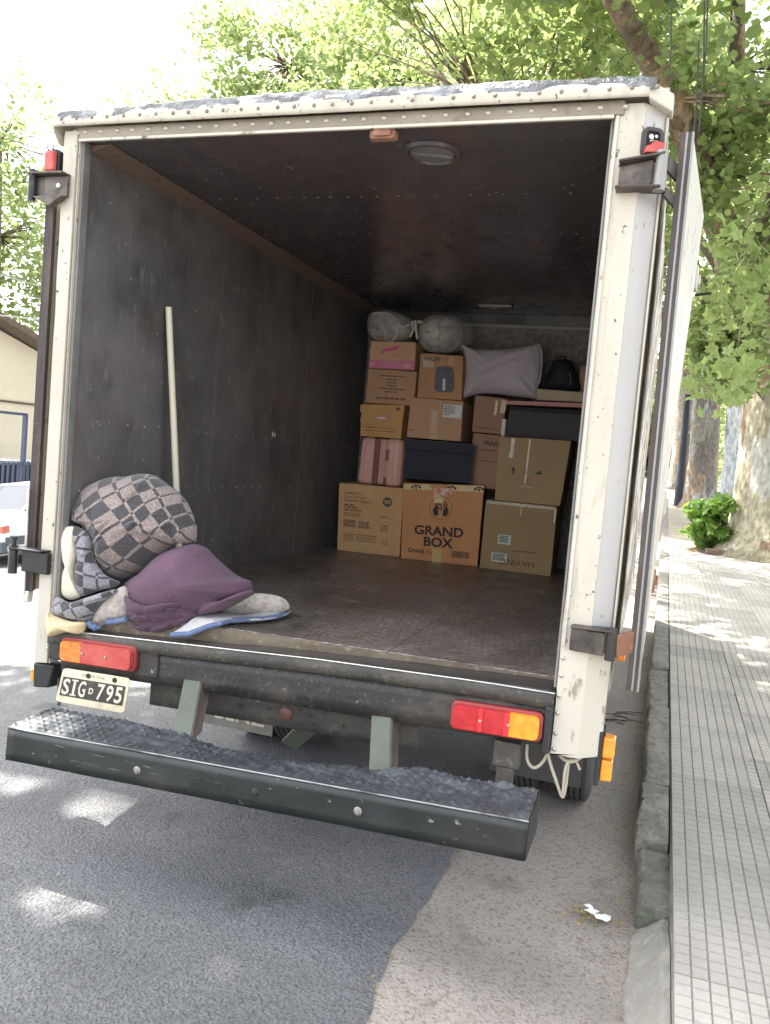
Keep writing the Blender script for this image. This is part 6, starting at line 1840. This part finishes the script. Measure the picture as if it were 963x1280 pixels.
# trees across the street and further along
def big_tree(label, x, y, h, rx, rz, n, size, per=45, r=.35, cz=None):
    g = gz(x, y)
    cz = cz if cz else h - rz
    c = spray(n, (x, y, g + cz), (rx, rx, rz))
    return tree(label, (x, y, g), [((x, y, g - .1), r * 1.3), ((x, y, g + 1), r), ((x, y, g + h * .35), r * .8), ((x, y, g + h * .6), r * .5), ((x, y, g + h * .85), r * .15)], bark_b, c, [random.uniform(.7, 1.4) for _ in c], per, size, leaf_far, HEXL, twigs=True, lbark=bark_d, name='street_tree', group='street trees further away')


big_tree('leafy tree behind the house roof at the far left', -22.8, 23.0, 15.0, 4.6, 4.9, 110, .24, 70, .4, 10.4)
big_tree('bushy tree standing left of the house gable', -28.5, 20.0, 13.0, 4.0, 4.2, 60, .26, 60, .4, 9.6)
big_tree('pale green tree far down the street above the truck roof', -11.5, 24.5, 18.0, 3.6, 3.6, 85, .21, 95, .4, 14.2)
big_tree('smaller pale tree left of the tall one far down the street', -16.2, 24, 13.5, 1.6, 2.4, 26, .21, 95, .3, 12.6)
big_tree('light green street tree behind the truck roof centre', -5.4, 21, 15, 4.2, 3.2, 110, .19, 105, .4, 12.6)
big_tree('yellowish street tree behind the right half of the truck roof', .0, 17, 13, 3.4, 2.6, 100, .16, 150, .35, 10.6)
# unseen tree added across the street; its crown shades the road behind the truck
def tokeep(p):
    a, b, z = project(p)
    return not (z > .5 and -120 < a < 1050 and b > -60)
oc = spray(64, (-4.2, 1.5, 8.6), (2.9, 3.0, 1.7), tokeep)
tree('unseen tree added on the far side of the street to shade the road', (-8.9, 1.2, gz(-8.9, 1.2) + .12), [((-8.9, 1.2, -.5), .5), ((-8.9, 1.2, 1), .38), ((-8.6, 1.3, 3.5), .33), ((-7.6, 1.6, 6), .25), ((-6, 2, 8), .14), ((-5, 2.3, 9.5), .06)], bark_b, oc, [random.uniform(.6, 1.1) for _ in oc], 110, .21, leaf_near, HEXL,
     limbs=[(limb_path((-7.8, 1.5, 5.6), (-2.2, 2.8, 8.6), .4), .16, .05)], lbark=bark_d, name='street_tree', group='street trees further away')

wc = clumps(spray(150, (2.5, 62, 6.2), (14, 10, 3.6)), [random.uniform(1.2, 2.2) for _ in range(150)], 38, .8)
prop(leaf_cloud('distant_foliage', wc, .55, leaf_far, None), kind='stuff')
wc = clumps(spray(60, (6.5, 34, 3.6), (3.2, 8, 2.6)), [random.uniform(.6, 1.2) for _ in range(60)], 100, .8)
prop(leaf_cloud('hedge_foliage', wc, .22, leaf_far, None), kind='stuff')
# shrub and soil at the big trunk
sg = gz(3.6, 11.8) + .13
mb = MB(); mb.lathe([(.0001, .06), (.35, .05), (.6, .0), (.62, -.05)], 24, (3.5, 12.0, sg), (0, 0, 1)); prop(mb.build('tree_pit', soil_m, smooth=True), kind='structure')
shr = empty('shrub', (3.38, 12.0, sg), 'bright green broad-leaved shrub at the foot of the big plane trunk', 'shrub')
c = spray(40, (3.36, 11.95, sg + .48), (.46, .5, .50))
leaf_cloud('foliage', clumps(c, [random.uniform(.13, .24) for _ in c], 900, .7), .15, leaf_shrub, shr, LOBE, .3)
mb = MB()
for p in c: mb.tube(limb_path((3.38 + random.uniform(-.05, .05), 12.0, sg), p, .05, 4, .03), [.014, .012, .010, .008, .005], 5)
mb.build('stem', bark_d, shr, smooth=True)
shr = empty('shrub', (3.62, 16.2, gz(3.6, 16.2) + .13), 'darker small shrub on the path behind the bright green one', 'shrub')
g2 = gz(3.6, 16.2) + .13
c = spray(14, (3.62, 16.2, g2 + .4), (.36, .5, .4))
leaf_cloud('foliage', clumps(c, [random.uniform(.15, .25) for _ in c], 600, .7), .16, leaf_far, shr, HEXL, .3)
mb = MB(); mb.box(-.22, .22, -.06, .06, 0, .09); o = mb.build('brick_edging', M('edging_brick', (.15, .10, .075), .9, bump=.4, bscale=30), bevel=.01); o.location = (3.44, 11.45, sg - .01); o.rotation_euler = (slope, 0, .1)
prop(o, 'dark edging block at the rim of the tree pit', 'block')
# slim dark post further along
mb = MB(); g3 = gz(3.1, 24) + .13; mb.tube([(3.08, 24, g3), (3.05, 24, g3 + 1.5), (3.0, 24, g3 + 3.4)], [.15, .12, .10], 14); po = mb.build('street_post', M('dark_post', (.03, .03, .045), .6, bump=.2, bscale=20), smooth=True, angle=60)
prop(po, 'dark slanting post by the kerb beyond the open truck door', 'post')
# hanging cables beside the big tree
for k, (pts) in enumerate([[(840, -30), (839, 60), (836, 120), (838, 170)], [(886, -30), (883, 60), (878, 110), (874, 165)], [(874, 50), (871, 120), (868, 165)], [(881, -30), (880, 70), (877, 130)]]):
    mb = MB(); mb.tube([at_d(a, b, 9.6) for a, b in pts], .008, 6)
    prop(mb.build('cable', rubber), ('black cable hanging in front of the bare limb above the truck corner', 'longest black cable hanging above the folded right door', 'short black cable ending at the top of the right door', 'thin black cable just behind the longest one')[k], 'cable', 'black cables beside the right door')

# ------------------------------------------------------------------ across the street
# parked car (built flat, then set down on the falling road)
car = empty('parked_car', (0, 0, 0), 'white saloon car parked across the street, rear corner showing past the truck', 'car')
body_m = M('white_car_paint', (.62, .64, .67), .2, spec=.6, coat=.8)
glass_m = M('car_glass', (.02, .025, .035), .25, spec=.12)
trim_m = M('grey_car_trim', (.07, .08, .10), .5)
x0, x1 = -1.60, 0.
ysec = [0, .07, .35, .8, 1.35, 2.05, 2.65, 3.25, 3.85, 4.2, 4.3]
topz = [.72, .78, .81, .83, .84, .84, .83, .81, .78, .70, .56]
mb = MB(); rings = []
for y, tz in zip(ysec, topz):
    ins = .10 if y in (ysec[0], ysec[-1]) else 0
    rings.append([(x, y, z) for x, z in [(x0 + ins, .22), (x0 + ins, .48), (x0 + .03 + ins, tz - .06), (x0 + .14, tz), (x1 - .14, tz), (x1 - .03 - ins, tz - .06), (x1 - ins, .48), (x1 - ins, .22)]])
for r_ in rings: mb.v += r_
for i in range(len(rings) - 1):
    for k in range(8):
        a = i * 8 + k; b = i * 8 + (k + 1) % 8
        mb.f.append([a, b, b + 8, a + 8]); mb.m.append(0)
mb.f.append(list(range(8))); mb.m.append(0); mb.f.append([(len(rings) - 1) * 8 + k for k in range(8)]); mb.m.append(0)
mb.build('body', body_m, car, smooth=True, angle=40)
vs = []
for y, z in ((.55, .82), (1.25, 1.17), (2.4, 1.21), (3.2, .81)):
    i_ = .10 + (.10 if z > 1 else 0)
    vs += [(x0 + i_, y, z), (x1 - i_, y, z)]
mb = MB(); mb.add(vs, [(0, 1, 3, 2), (4, 5, 7, 6), (0, 2, 4, 6), (1, 7, 5, 3)]); mb.build('window', glass_m, car)
mb = MB(); mb.add([vs[2], vs[3], vs[5], vs[4]], [(0, 1, 2, 3)]); mb.v = [(a, b, c_ + .006) for a, b, c_ in mb.v]; mb.build('roof', body_m, car, solid=.02)
for q in ((1, 3, 5, 7), (0, 2, 4, 6)):
    mb = MB(); mb.tube([Vector(vs[k]) for k in q], .024, 6); mb.build('pillar', body_m, car)
lamp_m = M('car_lamp', (.50, .10, .06), .3, coat=.3)
for xa, xb in ((x1 - .16, x1 + .004), (x0 - .004, x0 + .16)):
    mb = MB(); mb.box(xa, xb, -.01, .13, .50, .60); mb.build('tail_lamp', lamp_m, car, bevel=.01)
mb = MB(); mb.box(x0 - .02, x1 + .02, -.06, .05, .20, .36); mb.build('bumper', trim_m, car, bevel=.012)
mb = MB(); mb.box(x1 - .02, x1 + .018, .05, 4.1, .30, .43); mb.build('side_moulding', trim_m, car, bevel=.012)
mb = MB(); mb.box(x1 - .02, x1 + .008, .2, 4.0, .14, .26); mb.build('sill', trim_m, car, bevel=.01)
for xx in (x0 + .09, x1 - .09):
    for yy in (.78, 3.4):
        w_ = bpy.data.objects.new('wheel', None); link(w_, car)
        mb = MB(); mb.lathe([(.17, -.08), (.25, -.09), (.28, -.06), (.28, .06), (.25, .09), (.17, .08)], 24, (xx, yy, .275), (1, 0, 0)); mb.build('tyre', rubber, w_, smooth=True)
        mb = MB(); mb.lathe([(.0001, .06), (.15, .07), (.17, .08), (.17, -.08), (.0001, -.06)], 18, (xx, yy, .275), (1, 0, 0)); mb.build('rim', rivet_m, w_, smooth=True)
car.location = (-6.65, 6.92, gz(-6.65, 7) + .015)
car.rotation_euler = (.03, -.112, 0)

# railing fence
fg = gz(-8.4, 12) + .12
fence = empty('railing_fence', (-8.62, 11.5, fg), 'dark blue iron railing fence in front of the cream house', 'fence')
rail_m = M('blue_iron', (.035, .045, .085), .5)
fy0, fy1 = 8.4, 17
def fz(y): return gz(-8.4, y) + .12
mb = MB(); mb.bar((-8.64, fy0, fz(fy0) + .34), (-8.64, fy1, fz(fy1) + .34), .012, .42); mb.build('kick_plate', rail_m, fence)
for zt in (.12, 1.46):
    mb = MB(); mb.bar((-8.62, fy0, fz(fy0) + zt), (-8.62, fy1, fz(fy1) + zt), .04, .04); mb.build('rail', rail_m, fence)
mb = MB(); mb.box(-.016, .016, -.016, .016, 0, 1.50); b0_ = mb.build('bar', rail_m, fence)
bars = [fy0 + .12 * k for k in range(int((fy1 - fy0) / .12))]
for k, y in enumerate(bars):
    o = b0_ if k == 0 else bpy.data.objects.new('bar', b0_.data)
    if k: link(o, fence)
    o.location = (-8.62, y, fz(y))
for y in (9.35, 12.6):
    mb = MB(); mb.box(-8.66, -8.58, y - .03, y + .03, fz(y), fz(y) + 2.35); mb.bar((-8.62, y + .03, fz(y) + 2.35), (-8.62, y - 1.2, fz(y) + 2.35), .05, .05); mb.build('gate_post', rail_m, fence, bevel=.004)
# vehicle behind the railing
vg = fz(12)
van = empty('parked_van', (-11.0, 11.0, vg), 'dark blue van parked close behind the blue railings', 'van')
navy_m = M('navy_car_paint', (.05, .06, .085), .3, coat=.5)
mb = MB(); mb.prism([(8.6, .22), (12.8, .22), (12.8, .8), (12.2, .88), (11.7, 1.34), (8.7, 1.36), (8.6, 1.2)], lambda p: (-11.6, p[0], vg + p[1]), lambda p: (-10.0, p[0], vg + p[1])); mb.build('body', navy_m, van, bevel=.06)
for ya, yb in ((8.9, 10.1), (10.25, 11.6)):
    mb = MB(); mb.prism([(ya, .85), (yb + .1, .85), (yb - .1, 1.26), (ya, 1.26)], lambda p: (-10.005, p[0], vg + p[1]), lambda p: (-9.985, p[0], vg + p[1])); mb.build('window', glass_m, van)
mb = MB(); mb.box(-10.01, -9.98, 8.8, 12.7, vg + .62, vg + .80); mb.build('side_panel', body_m, van, bevel=.008)
for yy in (9.5, 12.0):
    mb = MB(); mb.lathe([(.0001, -.09), (.26, -.09), (.29, -.05), (.29, .05), (.26, .09), (.0001, .09)], 22, (-10.08, yy, vg + .29), (1, 0, 0)); mb.build('wheel', rubber, van, smooth=True)
# house
hx, hy0, hy1 = -15.0, 8.0, 19.5
hg = fz(13)
house = empty('house', (-17.5, 13.5, hg), 'low cream house with a dark tiled gable roof across the street', 'house')
wall_c = M('cream_wall', (.62, .56, .44), .85, layers=[((.52, .47, .37), 1.5, .4, .7, U1, .6)], bump=.2, bscale=20)
roof_c = M('dark_roof', (.10, .075, .06), .85, layers=[((.16, .12, .09), 12, .4, .7, U1, .7)], bump=.6, bscale=25)
mb = MB(); mb.prism([(hy0, 0), (hy1, 0), (hy1, 3.5), ((hy0 + hy1) / 2, 4.95), (hy0, 3.5)], lambda p: (hx - 7, p[0], hg + p[1]), lambda p: (hx, p[0], hg + p[1])); mb.build('wall', wall_c, house)
ym = (hy0 + hy1) / 2
for a, b in ((hy0 - .5, ym), (hy1 + .5, ym)):
    mb = MB(); mb.hexa([(hx - 7.4, a, hg + 3.38), (hx + .6, a, hg + 3.38), (hx + .6, b, hg + 5.03), (hx - 7.4, b, hg + 5.03), (hx - 7.4, a, hg + 3.55), (hx + .6, a, hg + 3.55), (hx + .6, b, hg + 5.2), (hx - 7.4, b, hg + 5.2)])
    mb.build('roof', roof_c, house)
for y in (10.2,):
    mb = MB(); mb.box(hx + .002, hx + .06, y - .55, y + .55, hg + 1.0, hg + 2.3); wf = mb.build('window', rail_m, house)
    mb = MB(); mb.box(hx + .06, hx + .07, y - .47, y + .47, hg + 1.08, hg + 2.22); mb.build('pane', glass_m, wf)
mb = MB(); mb.box(hx, hx + .05, hy0, hy1, hg + 2.62, hg + 2.68); mb.build('string_course', roof_c, house)
mb = MB(); mb.tube([(hx + .08, 12.8, hg + 3.0), (hx + .08, 12.85, hg + 2.0), (hx + .08, 12.8, hg + .2)], .03, 6); mb.build('downpipe', roof_c, house)
# overhead wires on the left
for k, (a, b) in enumerate((((-60, 325), (75, 365)), ((-60, 345), (75, 380)), ((-60, 388), (75, 402)))):
    p = at_d(a[0], a[1], 13); q = at_d(b[0], b[1], 16)
    d = (q - p)
    mb = MB(); mb.tube([p - d * 1.0, p, (p + q) / 2, q, q + d * 1.2], .010, 5)
    prop(mb.build('overhead_wire', M('wire_grey', (.35, .34, .33), .5)), ('upper overhead wire crossing the left tree', 'middle overhead wire crossing the left tree', 'lowest overhead wire crossing the left tree')[k], 'wire', 'overhead wires at the left')
